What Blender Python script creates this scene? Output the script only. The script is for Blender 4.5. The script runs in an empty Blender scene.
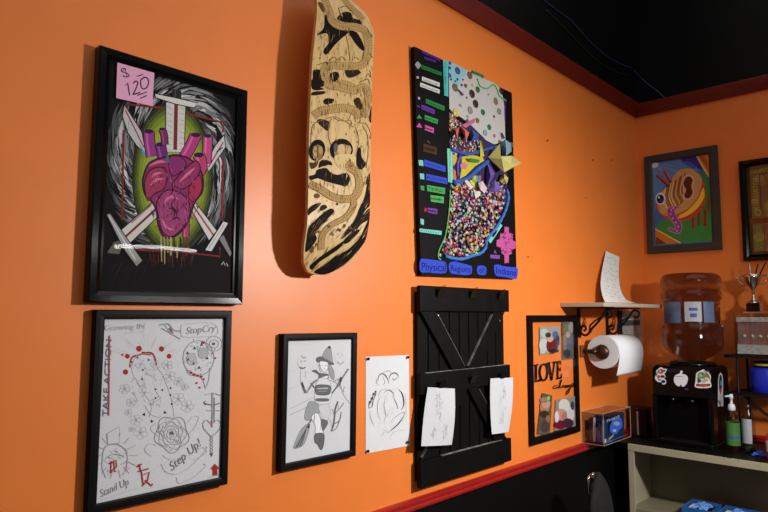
import bpy, bmesh, math, random
from mathutils import Vector, Matrix
from mathutils.geometry import tessellate_polygon
random.seed(7)
C = bpy.context.scene.collection
PI = math.pi
# ------------------------------------------------------------------ camera
YAW, PITCH, ROLL, FPX = 0.75803645, 0.09390476, 0.00296805, 617.4526
CAM = Vector((1.3, 0.0, 1.5))
fwd = Vector((-math.sin(YAW)*math.cos(PITCH), math.cos(YAW)*math.cos(PITCH), math.sin(PITCH)))
r0 = Vector((math.cos(YAW), math.sin(YAW), 0)); u0 = r0.cross(fwd)
rgt = r0*math.cos(ROLL)+u0*math.sin(ROLL); upv = u0*math.cos(ROLL)-r0*math.sin(ROLL)
cd = bpy.data.cameras.new('camera'); cam = bpy.data.objects.new('camera', cd); C.objects.link(cam)
m = Matrix((rgt, upv, -fwd)).transposed().to_4x4(); m.translation = CAM
cam.matrix_world = m
cd.sensor_width = 36; cd.lens = FPX/768*36; cd.clip_start = .02
bpy.context.scene.camera = cam
YB = 3.425                                   # back wall

def hit(px, py, ax, val):                    # where a sight line meets a plane of the room
    d = fwd*FPX+rgt*(px-384)+upv*(256-py)
    return CAM+d*((val-CAM[ax])/d[ax])

# ------------------------------------------------------------------ materials
def lin(c):
    return tuple((v/255/12.92 if v/255 <= .04045 else ((v/255+.055)/1.055)**2.4) for v in c)
_m = {}
def mat(name, rgb=(200,200,200), rough=.5, metal=0., var=.06, scale=25, bump=0., coat=0., trans=0., ior=1.45, spec=.5, stretch=None):
    if name in _m: return _m[name]
    M = bpy.data.materials.new(name); M.use_nodes = True
    nt = M.node_tree; p = nt.nodes['Principled BSDF']
    p.inputs['Roughness'].default_value = rough; p.inputs['Metallic'].default_value = metal
    p.inputs['Coat Weight'].default_value = coat; p.inputs['Coat Roughness'].default_value = .06
    p.inputs['Transmission Weight'].default_value = trans; p.inputs['IOR'].default_value = ior
    p.inputs['Specular IOR Level'].default_value = spec
    tc = nt.nodes.new('ShaderNodeTexCoord'); mp = nt.nodes.new('ShaderNodeMapping'); nz = nt.nodes.new('ShaderNodeTexNoise')
    if stretch: mp.inputs['Scale'].default_value = stretch
    nz.inputs['Scale'].default_value = scale; nz.inputs['Detail'].default_value = 4
    nt.links.new(tc.outputs['Object'], mp.inputs['Vector']); nt.links.new(mp.outputs['Vector'], nz.inputs['Vector'])
    cr = nt.nodes.new('ShaderNodeValToRGB'); c = lin(rgb)
    cr.color_ramp.elements[0].position = .3; cr.color_ramp.elements[1].position = .7
    cr.color_ramp.elements[0].color = tuple(max(0, v*(1-var)) for v in c)+(1,)
    cr.color_ramp.elements[1].color = tuple(min(1, v*(1+var)) for v in c)+(1,)
    nt.links.new(nz.outputs['Fac'], cr.inputs['Fac']); nt.links.new(cr.outputs['Color'], p.inputs['Base Color'])
    if bump:
        b = nt.nodes.new('ShaderNodeBump'); b.inputs['Strength'].default_value = bump; b.inputs['Distance'].default_value = .002
        nt.links.new(nz.outputs['Fac'], b.inputs['Height']); nt.links.new(b.outputs['Normal'], p.inputs['Normal'])
    _m[name] = M; return M
def pane_mat(name, ior=1.45, tint=(255,255,255), rough=.02):
    if name in _m: return _m[name]
    M = bpy.data.materials.new(name); M.use_nodes = True; nt = M.node_tree
    nt.nodes.remove(nt.nodes['Principled BSDF']); out = nt.nodes['Material Output']
    t = nt.nodes.new('ShaderNodeBsdfTransparent'); g = nt.nodes.new('ShaderNodeBsdfGlossy'); f = nt.nodes.new('ShaderNodeFresnel'); x = nt.nodes.new('ShaderNodeMixShader')
    t.inputs['Color'].default_value = lin(tint)+(1,); g.inputs['Roughness'].default_value = rough; 
    ge = nt.nodes.new('ShaderNodeNewGeometry'); ma = nt.nodes.new('ShaderNodeMath'); ma.operation = 'MULTIPLY_ADD'   # same reflectance from either face of the pane
    ma.inputs[1].default_value = 1/ior-ior; ma.inputs[2].default_value = ior
    nt.links.new(ge.outputs['Backfacing'], ma.inputs[0]); nt.links.new(ma.outputs[0], f.inputs['IOR'])
    nt.links.new(f.outputs[0], x.inputs[0]); nt.links.new(t.outputs[0], x.inputs[1]); nt.links.new(g.outputs[0], x.inputs[2]); nt.links.new(x.outputs[0], out.inputs[0])
    _m[name] = M; return M
def ink_mat(name, rough=.6, coat=0.):        # flat artwork: the paint colours of the drawing itself
    if name in _m: return _m[name]
    M = mat(name, (255,255,255), rough, coat=coat, spec=.06); nt = M.node_tree; p = nt.nodes['Principled BSDF']
    a = nt.nodes.new('ShaderNodeAttribute'); a.attribute_name = 'ink'
    x = nt.nodes.new('ShaderNodeMix'); x.data_type = 'RGBA'; x.blend_type = 'MULTIPLY'; x.inputs[0].default_value = .6
    cr = [n for n in nt.nodes if n.type == 'VALTORGB'][0]
    nt.links.new(a.outputs['Color'], x.inputs[6]); nt.links.new(cr.outputs['Color'], x.inputs[7]); nt.links.new(x.outputs[2], p.inputs['Base Color'])
    return M

# ------------------------------------------------------------------ object bookkeeping
ORG = {}
def tag(o, label, cat=None, group=None):
    o['label'] = label
    if cat: o['category'] = cat
    if group: o['group'] = group
    return o
def thing(name, label, cat, loc, group=None):
    o = bpy.data.objects.new(name, None); o.empty_display_size = .05; C.objects.link(o); o.location = loc
    ORG[o.name] = Vector(loc); return tag(o, label, cat, group)

class MB:
    def __init__(s): s.v = []; s.f = []; s.mi = []; s.col = None
    def add(s, verts, faces, mi=0):
        n = len(s.v); s.v += [Vector(v) for v in verts]; s.f += [tuple(i+n for i in f) for f in faces]; s.mi += [mi]*len(faces); return s
    def box(s, x0, x1, y0, y1, z0, z1, mi=0):
        return s.add([(x0,y0,z0),(x1,y0,z0),(x1,y1,z0),(x0,y1,z0),(x0,y0,z1),(x1,y0,z1),(x1,y1,z1),(x0,y1,z1)],
                     [(0,3,2,1),(4,5,6,7),(0,1,5,4),(1,2,6,5),(2,3,7,6),(3,0,4,7)], mi)
    def loft(s, rings, mi=0, closed=True, caps=True):
        n = len(rings[0]); vs = [p for r in rings for p in r]; fs = []
        for i in range(len(rings)-1):
            for j in range(n if closed else n-1):
                k = (j+1) % n; fs.append((i*n+j, i*n+k, (i+1)*n+k, (i+1)*n+j))
        if caps and closed: fs += [tuple(range(n-1,-1,-1)), tuple(range((len(rings)-1)*n, len(rings)*n))]
        return s.add(vs, fs, mi)
    def tube(s, path, r, n=8, mi=0):
        P = [Vector(p) for p in path]; rings = []
        R = r if isinstance(r, (list, tuple)) else [r]*len(P)
        side = None
        for i, p in enumerate(P):
            t = (P[min(i+1, len(P)-1)]-P[max(i-1, 0)]).normalized()
            if side is None:
                side = t.cross(Vector((0,0,1)))
                if side.length < .1: side = t.cross(Vector((0,1,0)))
            side = (side-t*side.dot(t)).normalized(); b = t.cross(side)
            rings.append([p+(side*math.cos(2*PI*k/n)+b*math.sin(2*PI*k/n))*R[i] for k in range(n)])
        return s.loft(rings, mi)
    def lathe(s, prof, c, axis='z', n=32, mi=0, a0=0, a1=2*PI):
        c = Vector(c); rings = []; full = abs(a1-a0-2*PI) < 1e-6
        m_ = n if full else n+1
        for r, h in prof:
            ring = []
            for k in range(m_):
                a = a0+(a1-a0)*k/n; x, y = math.cos(a)*r, math.sin(a)*r
                ring.append(c+(Vector((x,y,h)) if axis == 'z' else Vector((x,h,-y)) if axis == 'y' else Vector((h,x,y))))
            rings.append(ring)
        return s.loft(rings, mi, closed=full, caps=full)
    def prism(s, pts, ext, mi=0):            # pts: outline (3-D points), ext: vector
        e = Vector(ext); a = [Vector(p) for p in pts]
        return s.loft([a, [p+e for p in a]], mi)
    def build(s, name, mats, parent=None, smooth=False, bevel=0., seg=2, label=None, org=None):
        if not isinstance(mats, (list, tuple)): mats = [mats]
        if parent is not None: o0 = ORG[parent.name]
        elif org: o0 = Vector(org)
        else:
            xs, ys, zs = zip(*[(v.x, v.y, v.z) for v in s.v]); o0 = Vector(((min(xs)+max(xs))/2, (min(ys)+max(ys))/2, min(zs)))
        me = bpy.data.meshes.new(name); me.from_pydata([v-o0 for v in s.v], [], s.f)
        for k in mats: me.materials.append(k)
        for p, k in zip(me.polygons, s.mi): p.material_index = k; p.use_smooth = smooth
        if s.col:
            at = me.color_attributes.new('ink', 'FLOAT_COLOR', 'CORNER')
            for p, c in zip(me.polygons, s.col):
                for li in p.loop_indices: at.data[li].color = c+(1,)
        else:
            bm = bmesh.new(); bm.from_mesh(me); bmesh.ops.recalc_face_normals(bm, faces=bm.faces); bm.to_mesh(me); bm.free()
        o = bpy.data.objects.new(name, me); C.objects.link(o)
        if parent is not None: o.parent = parent
        else: o.location = o0
        ORG[o.name] = o0
        if bevel:
            b = o.modifiers.new('bevel', 'BEVEL'); b.width = bevel; b.segments = seg; b.limit_method = 'ANGLE'; b.angle_limit = .6
            if smooth or seg > 1:
                for p in me.polygons: p.use_smooth = True
                w = o.modifiers.new('wn', 'WEIGHTED_NORMAL')
        if label: o['label'] = label
        return o

def catmull(pts, n=6, closed=False):
    P = [Vector(p) for p in pts]; N = len(P); out = []
    if N < 3: return P
    for i in range(N if closed else N-1):
        if closed: a, b, c, d = P[(i-1) % N], P[i], P[(i+1) % N], P[(i+2) % N]
        else: a, b, c, d = P[max(i-1,0)], P[i], P[i+1], P[min(i+2,N-1)]
        for k in range(n):
            t = k/n; out.append(.5*((2*b)+(c-a)*t+(2*a-5*b+4*c-d)*t*t+(3*b-a-3*c+d)*t**3))
    if not closed: out.append(P[-1])
    return out
_txt = {}
def text_tris(s):
    if s in _txt: return _txt[s]
    cu = bpy.data.curves.new('t', 'FONT'); cu.body = s; cu.resolution_u = 3
    o = bpy.data.objects.new('t', cu); C.objects.link(o); bpy.context.view_layer.update()
    me = o.evaluated_get(bpy.context.evaluated_depsgraph_get()).to_mesh()
    me.calc_loop_triangles()
    T = [[(me.vertices[i].co.x, me.vertices[i].co.y) for i in t.vertices] for t in me.loop_triangles]
    bpy.data.objects.remove(o); bpy.data.curves.remove(cu)
    xs = [p[0] for t in T for p in t]; x0, x1 = min(xs), max(xs)
    T = [[((p[0]-x0)/(x1-x0), p[1]/.7) for p in t] for t in T]
    _txt[s] = T; return T

GAIN = [1.]
def ink(c): return tuple(min(.86, v*GAIN[0]) for v in lin(c))
class Art(MB):                               # a drawing laid on a plane of the room, traced through the picture
    def __init__(s, ax, val, sign, tr=None, eps=6e-6):
        super().__init__(); s.col = []; s.ax, s.val, s.sign, s.n, s.tr, s.eps = ax, val, sign, 0, tr, eps
    def z(s, x0, y0, k): s.tr = (x0, y0, k); return s
    def px(s, p):
        x, y = p[0], p[1]
        if s.tr: x, y = s.tr[0]+x*s.tr[2], s.tr[1]+y*s.tr[2]
        return (x, y)
    def P(s, p):
        q = hit(*s.px(p), s.ax, s.val); q[s.ax] = s.val+s.sign*s.n*s.eps; return q
    def tri(s, polys, c):
        s.n += 1; c = ink(c)
        for poly in polys:
            s.add([s.P(p) for p in poly], [tuple(range(len(poly)))]); s.col.append(c)
    def poly(s, pts, c, sm=0, outline=None, ow=1.5):
        if sm: pts = [tuple(p[:2]) for p in catmull([Vector((p[0],p[1],0)) for p in pts], sm, True)]
        ts = tessellate_polygon([[Vector((p[0],p[1],0)) for p in pts]])
        s.tri([[pts[i] for i in t] for t in ts], c)
        if outline: s.line(list(pts)+[pts[0]], ow, outline)
        return s
    def line(s, pts, w, c, sm=0, taper=False):
        if sm: pts = [tuple(p[:2]) for p in catmull([Vector((p[0],p[1],0)) for p in pts], sm)]
        V = [Vector((p[0],p[1])) for p in pts]; L = []; N = len(V)
        for i in range(N):
            t = V[min(i+1,N-1)]-V[max(i-1,0)]
            if t.length < 1e-9: t = Vector((1,0))
            t.normalize(); ww = w/2
            if taper: ww *= max(.12, math.sin(PI*min(.98,max(.02,i/(N-1)))))
            nrm = Vector((-t.y, t.x))*ww; L.append((V[i]+nrm, V[i]-nrm))
        s.tri([[L[i][0], L[i][1], L[i+1][1], L[i+1][0]] for i in range(N-1)], c); return s
    def ell(s, cx, cy, rx, ry, c, rot=0, n=20, outline=None, ow=1.5, fill=True):
        pts = []
        for k in range(n):
            a = 2*PI*k/n; x, y = rx*math.cos(a), ry*math.sin(a)
            pts.append((cx+x*math.cos(rot)-y*math.sin(rot), cy+x*math.sin(rot)+y*math.cos(rot)))
        if fill: s.poly(pts, c)
        if outline: s.line(pts+[pts[0]], ow, outline)
        return s
    def text(s, t, a, b, h, c, slant=0.):    # baseline from a to b, h = upward vector of a capital
        a = Vector(a); e = Vector(b)-a; h = Vector(h)
        s.tri([[tuple(a+e*(p[0]+slant*p[1])+h*p[1]) for p in q] for q in text_tris(t)], c); return s
    def scribble(s, a, b, amp, n, w, c, rnd=random):
        a, b = Vector(a), Vector(b); e = b-a; nn = Vector((-e.y, e.x)).normalized()
        s.line([tuple(a+e*(i/n)+nn*rnd.uniform(-amp, amp)) for i in range(n+1)], w, c); return s
    def base(s, corners, c): return s.poly(corners, c)

# common materials
ORANGE = mat('orange_wall_paint', (225,121,50), .42, var=.025, scale=9, bump=.03)
BLACKW = mat('black_wall_paint', (5,5,5), .5, spec=.2, var=.2, scale=6)
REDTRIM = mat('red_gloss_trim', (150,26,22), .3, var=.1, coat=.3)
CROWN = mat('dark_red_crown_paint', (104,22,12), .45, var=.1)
BLK = mat('gloss_black_lacquer', (6,6,7), .13, var=.2, spec=.4)
BLKS = mat('satin_black_paint', (8,8,8), .42, var=.2, spec=.16)
BLKM = mat('matte_black_iron', (12,12,12), .5, var=.2, spec=.3)
PAPER = mat('white_paper', (208,208,211), .75, var=.02)
CHROME = mat('chrome', (205,205,210), .15, 1., var=.03)
STEEL = mat('dark_steel', (70,66,62), .3, .9, var=.1)
GLASS = pane_mat('picture_glass', 1.4, rough=.015)
ACRYL = pane_mat('clear_acrylic', 1.45, (246,248,248))
INK = ink_mat('drawn_ink', .6); INKG = ink_mat('glossy_print_ink', .35)

# ------------------------------------------------------------------ the room
def struct(o): o['kind'] = 'structure'; return o
def wall(name, pts):                         # pts: two plan points; bands of black, orange, black paint on one wall
    (x0,y0),(x1,y1),(nx,ny) = pts; b = MB(); t = .1
    for z0, z1, k in ((0,.905,1),(.905,2.63,0),(2.63,3.9,1)):
        a = [Vector((x0,y0,z0)), Vector((x1,y1,z0)), Vector((x1,y1,z1)), Vector((x0,y0,z1))]
        b.prism(a, Vector((-nx*t,-ny*t,0)), k)
    return struct(b.build(name, [ORANGE, BLACKW], org=(x0,y0,0)))
wall('wall_left', ((0,-1.6),(0,YB+.1),(1,0)))
wall('wall_back', ((0,YB),(4.2,YB),(0,-1)))
struct(MB().box(-.1,4.2,-1.6,YB+.1,-.1,0).build('floor', mat('grey_vinyl_floor', (92,86,80), .4, var=.1, scale=5), org=(0,0,-.1)))
struct(MB().box(-.1,4.2,-1.6,YB+.1,3.9,4.0).build('ceiling', mat('black_open_ceiling', (5,5,5), .8, var=.2), org=(0,0,3.9)))
def rail_x(prof, y0, y1, name, m_):
    b = MB(); b.loft([[Vector((p[0],y0,p[1])) for p in prof], [Vector((p[0],y1,p[1])) for p in prof]]); return struct(b.build(name, m_, bevel=.0015))
def rail_y(prof, x0, x1, name, m_):
    b = MB(); b.loft([[Vector((x0,YB-p[0],p[1])) for p in prof], [Vector((x1,YB-p[0],p[1])) for p in prof]]); return struct(b.build(name, m_, bevel=.0015))
crown = [(0,2.604),(.012,2.604),(.016,2.618),(.026,2.628),(.036,2.65),(.036,2.668),(0,2.668)]
chair = [(0,.893),(.012,.893),(.02,.899),(.022,.907),(.017,.912),(.02,.918),(.02,.925),(.012,.930),(0,.930)]
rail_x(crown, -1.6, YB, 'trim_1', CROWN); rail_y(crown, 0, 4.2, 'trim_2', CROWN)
rail_x(chair, -1.6, YB, 'trim_3', REDTRIM); rail_y(chair, 0, 4.2, 'trim_4', REDTRIM)

# ------------------------------------------------------------------ picture frames
def W(ax, n, a, b): return Vector((n, a, b)) if ax == 0 else Vector((a, YB-n, b))
def frame(t, ax, c, w, h, roll, d, bw, m_, glass=True, lip=.55, gname='glass', flat=False):
    b = MB(); cr, sr = math.cos(roll), math.sin(roll)
    def ring(ins, n):
        out = []
        for sx, sz in ((-1,-1),(1,-1),(1,1),(-1,1)):
            p, q = sx*(w/2-ins), sz*(h/2-ins); out.append(W(ax, n, c[0]+p*cr-q*sr, c[1]+p*sr+q*cr))
        return out
    prof = [(0,.001),(0,d*.9),(d*.08,d),(bw*.55,d*(1 if flat else .97)),(bw*.85,d*(.98 if flat else .8)),(bw,d*lip+.002),(bw,.001)]
    b.loft([ring(*q) for q in prof], caps=False); b.loft([ring(0,.001), ring(bw,.001)], caps=False)
    b.build('frame', m_, t)
    if glass:
        g = MB(); r = ring(bw-.001, d*lip); g.add(r, [(0,1,2,3)]); g.build(gname, GLASS, t)
    return ring

# --- heart painting
t = thing('picture_frame', 'large black glossy frame holding the purple heart pierced by swords', 'picture frame', (0,.664,1.522))
d = .03
ring = frame(t, 0, (.6705,1.788), .362, .532, .0, .026, .027, BLK, lip=.72)
A = Art(0, .016, 1, eps=1.6e-6); r = ring(.026, .016)
A.add(r, [(0,1,2,3)]); A.col.append(lin((15,13,15)))
R = random.Random(3)
A.z(76,130,.25)
GAIN[0] = .95
for k in range(760):                         # grey chalk swirl round the heart
    th = R.uniform(0, 2*PI); q = R.uniform(.52, 1.03); L = R.uniform(.12, .4)
    g = int(255*max(.12, min(.86, (.95-abs(q-.78)*2.6)*R.uniform(.35,1.05))))
    cx, cy, rx, ry = 382, 128, 248, 330
    pts = [(cx+rx*(q+.1*i/5*R.uniform(.6,1))*math.cos(th+L*i/5), cy+ry*(q+.1*i/5)*math.sin(th+L*i/5)) for i in range(6)]
    if max(p[1] for p in pts) > 470: continue
    A.line(pts, R.uniform(3,13), (g,g,min(255,g+2)), taper=True)
for q, c in ((1.08,(44,46,30)),(1.02,(70,78,36)),(.96,(98,110,40)),(.9,(124,140,46)),(.82,(140,158,52)),(.72,(150,168,62))):
    A.ell(385, 190, 150*q, 285*q, c, n=32)
for k in range(110):
    th = R.uniform(0, 2*PI); q = R.uniform(.9,1.15)
    A.line([(385+150*q*math.cos(th), 190+285*q*math.sin(th)), (385+150*(q-.12)*math.cos(th+.12), 190+285*(q-.12)*math.sin(th+.12))], 4, R.choice([(70,78,36),(128,146,52),(30,30,26)]), taper=True)
red = (132,42,40)
A.z(76,30,.25); A.line([(200,297),(345,312)],8,red).line([(445,335),(592,372),(585,410)],7,red).line([(190,400),(188,512)],8,red)
A.z(76,130,.25); A.line([(190,0),(183,360)],7,red).line([(588,110),(582,362)],7,red)
A.z(76,230,.25); A.line([(245,80),(420,88),(575,106),(574,70)],6,red)
sw = (206,202,198); sd = (38,36,40); sg = (150,148,150)
A.z(76,30,.25)
A.poly([(358,288),(438,294),(432,490),(356,488)], sw, outline=sd, ow=4).poly([(392,292),(407,293),(403,480),(388,480)], (116,46,44))
for y in range(310, 480, 24): A.line([(362,y+R.uniform(-6,6)),(384,y+8)],2,sg).line([(412,y),(432,y+R.uniform(-6,8))],2,sg)
A.poly([(384,236),(420,243),(420,280),(384,272)], (44,42,46)); A.line([(396,240),(396,272)],3,(90,90,95))
A.poly([(313,254),(400,272),(486,292),(470,312),(400,298),(318,272)], (214,210,206), outline=sd, ow=4)
A.poly([(192,298),(222,345),(262,408),(280,500),(240,462),(206,412),(184,345)], (190,188,190), outline=sd, ow=4)
A.line([(196,320),(236,400),(270,470)],5,(150,60,60)); A.line([(212,356),(206,400)],3,sg); A.poly([(250,452),(280,500),(268,505)], (80,150,165))
A.z(76,130,.25)
A.poly([(592,18),(597,70),(532,166),(516,140),(556,62)], (196,194,194), outline=sd, ow=4); A.line([(588,48),(528,150)],5,(150,60,60)); A.line([(560,90),(585,70)],5,sd)
A.poly([(318,278),(342,332),(212,456),(170,408)], sw, outline=sd, ow=4); A.line([(330,306),(196,428)],9,(116,46,44)); A.line([(300,300),(220,372)],5,(170,90,86))
A.poly([(150,448),(196,436),(172,498),(122,492)], (96,100,82), outline=sd, ow=3)
A.poly([(120,338),(136,334),(200,430),(265,522),(240,546),(188,474)], (158,156,156), outline=sd, ow=4); A.line([(132,346),(240,524)],4,(214,212,210))
A.poly([(430,266),(458,266),(562,402),(530,442)], sw, outline=sd, ow=4); A.line([(446,272),(548,420)],7,(150,80,78))
A.poly([(566,430),(590,420),(622,492),(614,508)], (128,126,126), outline=sd, ow=3)
A.poly([(588,364),(608,374),(542,486),(514,480)], (208,206,204), outline=sd, ow=4); A.line([(592,378),(530,474)],3,sg)
hd = (58,20,46)
for pts, w, c in (([(290,6),(294,60),(302,108)],40,(148,62,128)),([(336,58),(344,100),(352,140)],38,(112,46,118)),([(343,-4),(352,24),(354,60)],24,(122,48,98)),
                  ([(478,20),(455,70),(428,116)],42,(176,60,124)),([(526,24),(524,80),(520,136)],34,(186,74,128)),([(440,350),(438,428)],22,(168,66,112)),([(490,100),(500,150),(470,190)],44,(182,66,104))):
    A.line(pts, w+7, hd, sm=4).line(pts, w, c, sm=4); A.line([(p[0]-w*.22,p[1]) for p in pts], w*.2, tuple(min(255,v+38) for v in c), sm=4)
    A.ell(pts[0][0], pts[0][1], w*.46, w*.22, (58,22,58))
A.poly([(275,165),(298,128),(350,110),(400,100),(450,115),(490,150),(507,200),(502,250),(474,290),(455,345),(432,392),(400,422),(362,433),(340,412),(326,370),(320,322),(302,287),(276,260),(266,210)], (142,52,96), sm=5, outline=hd, ow=7)
A.poly([(276,196),(296,160),(345,150),(364,186),(350,235),(312,256),(288,282),(274,240)], (158,58,92), sm=5, outline=hd, ow=5)
A.poly([(392,206),(430,160),(478,124),(496,156),(472,204),(428,236),(396,226)], (146,52,98), sm=5, outline=hd, ow=5)
A.poly([(322,286),(366,240),(430,262),(456,318),(432,382),(384,426),(346,408),(330,350)], (156,66,116), sm=5, outline=hd, ow=5)
A.poly([(372,110),(418,108),(440,140),(400,180),(376,176)], (134,48,108), sm=5, outline=hd, ow=4)
A.poly([(452,230),(492,182),(502,236),(474,284),(452,276)], (168,48,84), sm=5, outline=hd, ow=4)
for pts in ([(300,190),(318,176),(345,172)],[(292,225),(320,200),(350,196)],[(410,210),(446,176),(476,150)],[(346,300),(374,268),(410,278)],[(340,350),(360,390),(392,400)],[(288,145),(330,128),(360,128)]):
    A.line(pts, 11, (212,110,150), sm=5, taper=True)
for pts in ([(380,175),(385,240),(372,262)],[(400,268),(380,300),(400,330),(392,372)],[(430,262),(400,290)],[(362,330),(376,312),(394,330),(384,356)],[(350,240),(320,275)],[(440,240),(420,262)],[(370,370),(400,350),(420,366)],[(300,150),(286,186)]):
    A.line(pts, 6, hd, sm=5, taper=True)
for k in range(150):                         # pencil modelling of the muscle
    th = R.uniform(0, 2*PI); q = math.sqrt(R.uniform(0,1)); x, y = 382+100*q*math.cos(th), 265+135*q*math.sin(th); L = R.uniform(10,34); a = R.uniform(.9,2.2)
    if ((x-388)/118)**2+((y-255)/150)**2 < .9 and y < 400: A.line([(x,y),(x+L*.5*math.cos(a)+3,y+L*.5*math.sin(a)),(x+L*math.cos(a),y+L*math.sin(a))], R.uniform(2,6), R.choice([(104,34,76),(120,40,84),(176,80,128),(188,96,140),(92,28,66),(150,44,70)]), taper=True)
A.line([(364,100),(366,132)],8,(44,120,140))
for i, x in enumerate(range(338, 446, 13)):
    A.line([(x,428),(x+2,470),(x+R.uniform(-3,3),R.uniform(490,545))], R.uniform(3,7), R.choice([(150,140,70),(70,60,30),(130,40,36),(40,30,20),(170,160,110)]))
A.z(76,230,.25)
for k in range(46): x = R.uniform(290,476); A.line([(x,R.uniform(84,110)),(x+R.uniform(-8,8),R.uniform(120,152))], R.uniform(3,9), R.choice([(96,28,30),(128,44,42),(60,20,22),(150,100,96)]), taper=True)
for k in range(60):
    x = R.uniform(150,300); A.line([(x,R.uniform(100,150)),(x-R.uniform(20,60),R.uniform(150,230))], R.uniform(1.5,4), R.choice([(40,38,44),(56,54,58),(30,28,34)]), taper=True)
A.line([(580,140),(588,126),(594,142),(600,132),(606,146)],3,(190,190,195))
A.build('artwork', INK, t)
# pink price note stuck on the frame glass
N = Art(0, .0205, 1, (76,30,.25), 2e-5)
N.poly([(165,130),(313,172),(305,305),(160,272)], (226,166,198))
ik = (52,34,48)
N.line([(200,158),(184,154),(182,166),(204,174),(212,184),(196,188),(186,182)],4,ik,sm=3).line([(180,166),(196,160)],2.5,ik).line([(194,150),(204,190)],2.5,ik)
N.line([(197,222),(206,212),(214,262)],5,ik).line([(228,214),(240,204),(246,216),(232,250),(228,258),(256,250)],5,ik,sm=3)
N.line([(274,190),(258,202),(262,232),(278,234),(290,212),(284,192),(270,190)],5,ik,sm=3)
N.line([(243,186),(268,178)],4,ik).line([(244,262),(284,248)],4,ik).line([(256,274),(284,262)],4,ik)
N.build('sticky_note', ink_mat('sticky_note_ink', .8), None)
o = bpy.data.objects['sticky_note']; tag(o, 'pink square price note reading 120 stuck on the heart frame corner', 'note')
sm_ = o.modifiers.new('thick', 'SOLIDIFY'); sm_.thickness = .0006; sm_.offset = -1

# --- flash sheet
GAIN[0] = 1.
t = thing('picture_frame', 'black frame with red and grey tattoo flash sketches, hung under the heart picture', 'picture frame', (0,.659,1.11))
ring = frame(t, 0, (.6675,1.306), .318, .403, 0, .02, .019, BLKS, flat=True, lip=.8)
A = Art(0, .0135, 1, eps=3e-6); A.add(ring(.018, .0135), [(0,1,2,3)]); A.col.append(lin((206,206,210)))
R = random.Random(11); g1, g2, g3, rd = (184,184,188), (150,150,155), (98,98,104), (164,44,44)
A.z(76,330,.25)
for x, y, q in ((252,75,12),(342,76,11),(205,105,10),(372,105,10),(198,168,11),(185,100,5),(222,130,6)): A.ell(x,y,q,q,rd,n=12)
for k in range(26):
    a = R.uniform(-2.9,-.25); q0 = R.uniform(45,95); q1 = q0+R.uniform(18,70)
    A.line([(285+q0*math.cos(a),115+q0*math.sin(a)*.9),(285+q1*math.cos(a),115+q1*math.sin(a)*.9)], R.uniform(2,5), R.choice([rd,(180,90,88),(170,60,58)]), taper=True)
A.line([(215,150),(222,112),(250,100),(290,90),(310,100),(322,140)],7,rd,sm=4); A.line([(262,92),(300,96)],12,rd)
A.line([(232,190),(222,150),(240,105),(270,96),(305,100),(318,140),(340,170)],3,g2,sm=4)
A.line([(236,190),(262,240),(300,300),(292,350)],3,g2,sm=4).line([(340,170),(366,230),(384,290),(392,348)],3,g2,sm=4)
for k in range(60):
    x, y = R.uniform(226,330), R.uniform(105,300); A.line([(x,y),(x+R.uniform(-18,18),y+R.uniform(-10,18)),(x+R.uniform(-18,18),y+R.uniform(4,28))], 2, R.choice([g1,g1,g2]), sm=3)
for x, y, a in ((318,237,0),(345,240,1),(318,272,2),(378,232,.5),(272,338,3),(303,365,0),(378,260,1),(383,296,2),(356,330,.4),(264,196,1),(268,160,2),(290,120,0),(245,110,.3)):
    s_ = 8 if y > 320 else 6; A.poly([(x+s_*math.cos(a+v),y+s_*math.sin(a+v)) for v in (0,2.1,4.2)], (36,36,40))
def flower(x, y, q, c=g1):
    for k in range(5):
        a = k*2*PI/5+x; A.ell(x+q*.6*math.cos(a), y+q*.6*math.sin(a), q*.5, q*.42, c, n=10, outline=c, ow=2, fill=False)
    A.ell(x,y,q*.22,q*.22,g2,n=8)
for x, y, q in ((220,290,18),(240,360,22),(258,410,26),(210,330,14),(410,275,24),(445,305,24),(195,235,20),(375,185,22),(410,205,18),(365,140,20),(435,228,14),(222,396,10)): flower(x,y,q)
for k, q in enumerate((66,54,42,31,20,10)):
    pts = [(383+q*(1+.1*math.sin(5*a+k*1.7))*math.cos(a), 416+q*1.06*(1+.1*math.sin(5*a+k*1.7))*math.sin(a)) for a in [2*PI*i/30 for i in range(31)]]
    A.line(pts, 3.2 if k in (0,2) else 2.2, g2 if k else (138,138,144))
A.ell(383,412,8,7,g3)
for k in range(70):
    a, q = R.uniform(0,2*PI), R.uniform(12,60); A.line([(383+q*math.cos(a),416+q*math.sin(a)),(383+(q+9)*math.cos(a+.2),416+(q+9)*math.sin(a+.2))], 1.8, g1)
for pts in ([(445,370),(470,345),(490,352),(470,395),(450,415)],[(330,370),(305,380),(300,400),(326,420)],[(320,460),(290,455),(275,480),(300,505)],[(345,500),(380,520),(430,505),(470,490),(505,470),(520,490),(470,520)]): A.line(pts,2.6,g1,sm=5)
A.line([(340,350),(300,338),(275,300)],2,g1,sm=4)
A.ell(490,112,62,70,g1,outline=g2,ow=3,fill=False); A.ell(462,116,20,24,(180,180,184),outline=g2); A.ell(508,92,20,22,(172,172,176),outline=g2)
A.ell(552,55,32,30,g1,outline=g2,ow=2.5,fill=False); A.ell(552,55,18,16,g1,outline=g2,ow=2.5,fill=False); A.ell(550,55,6,6,g3)
A.line([(440,150),(452,178),(500,190),(518,236)],2.5,g2,sm=3).line([(535,150),(530,200),(516,236)],2.5,g2,sm=3)
for k in range(50): x, y = R.gauss(490,32), R.gauss(118,38); A.line([(x,y),(x+R.uniform(-10,10),y+R.uniform(-10,10))],2.5,R.choice([g1,g2]))
for x, y in ((446,92),(474,72),(502,58),(524,112),(470,134),(492,150),(448,118)): A.poly([(x-6,y+5),(x+6,y+4),(x,y-7)], (80,80,84))
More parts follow.
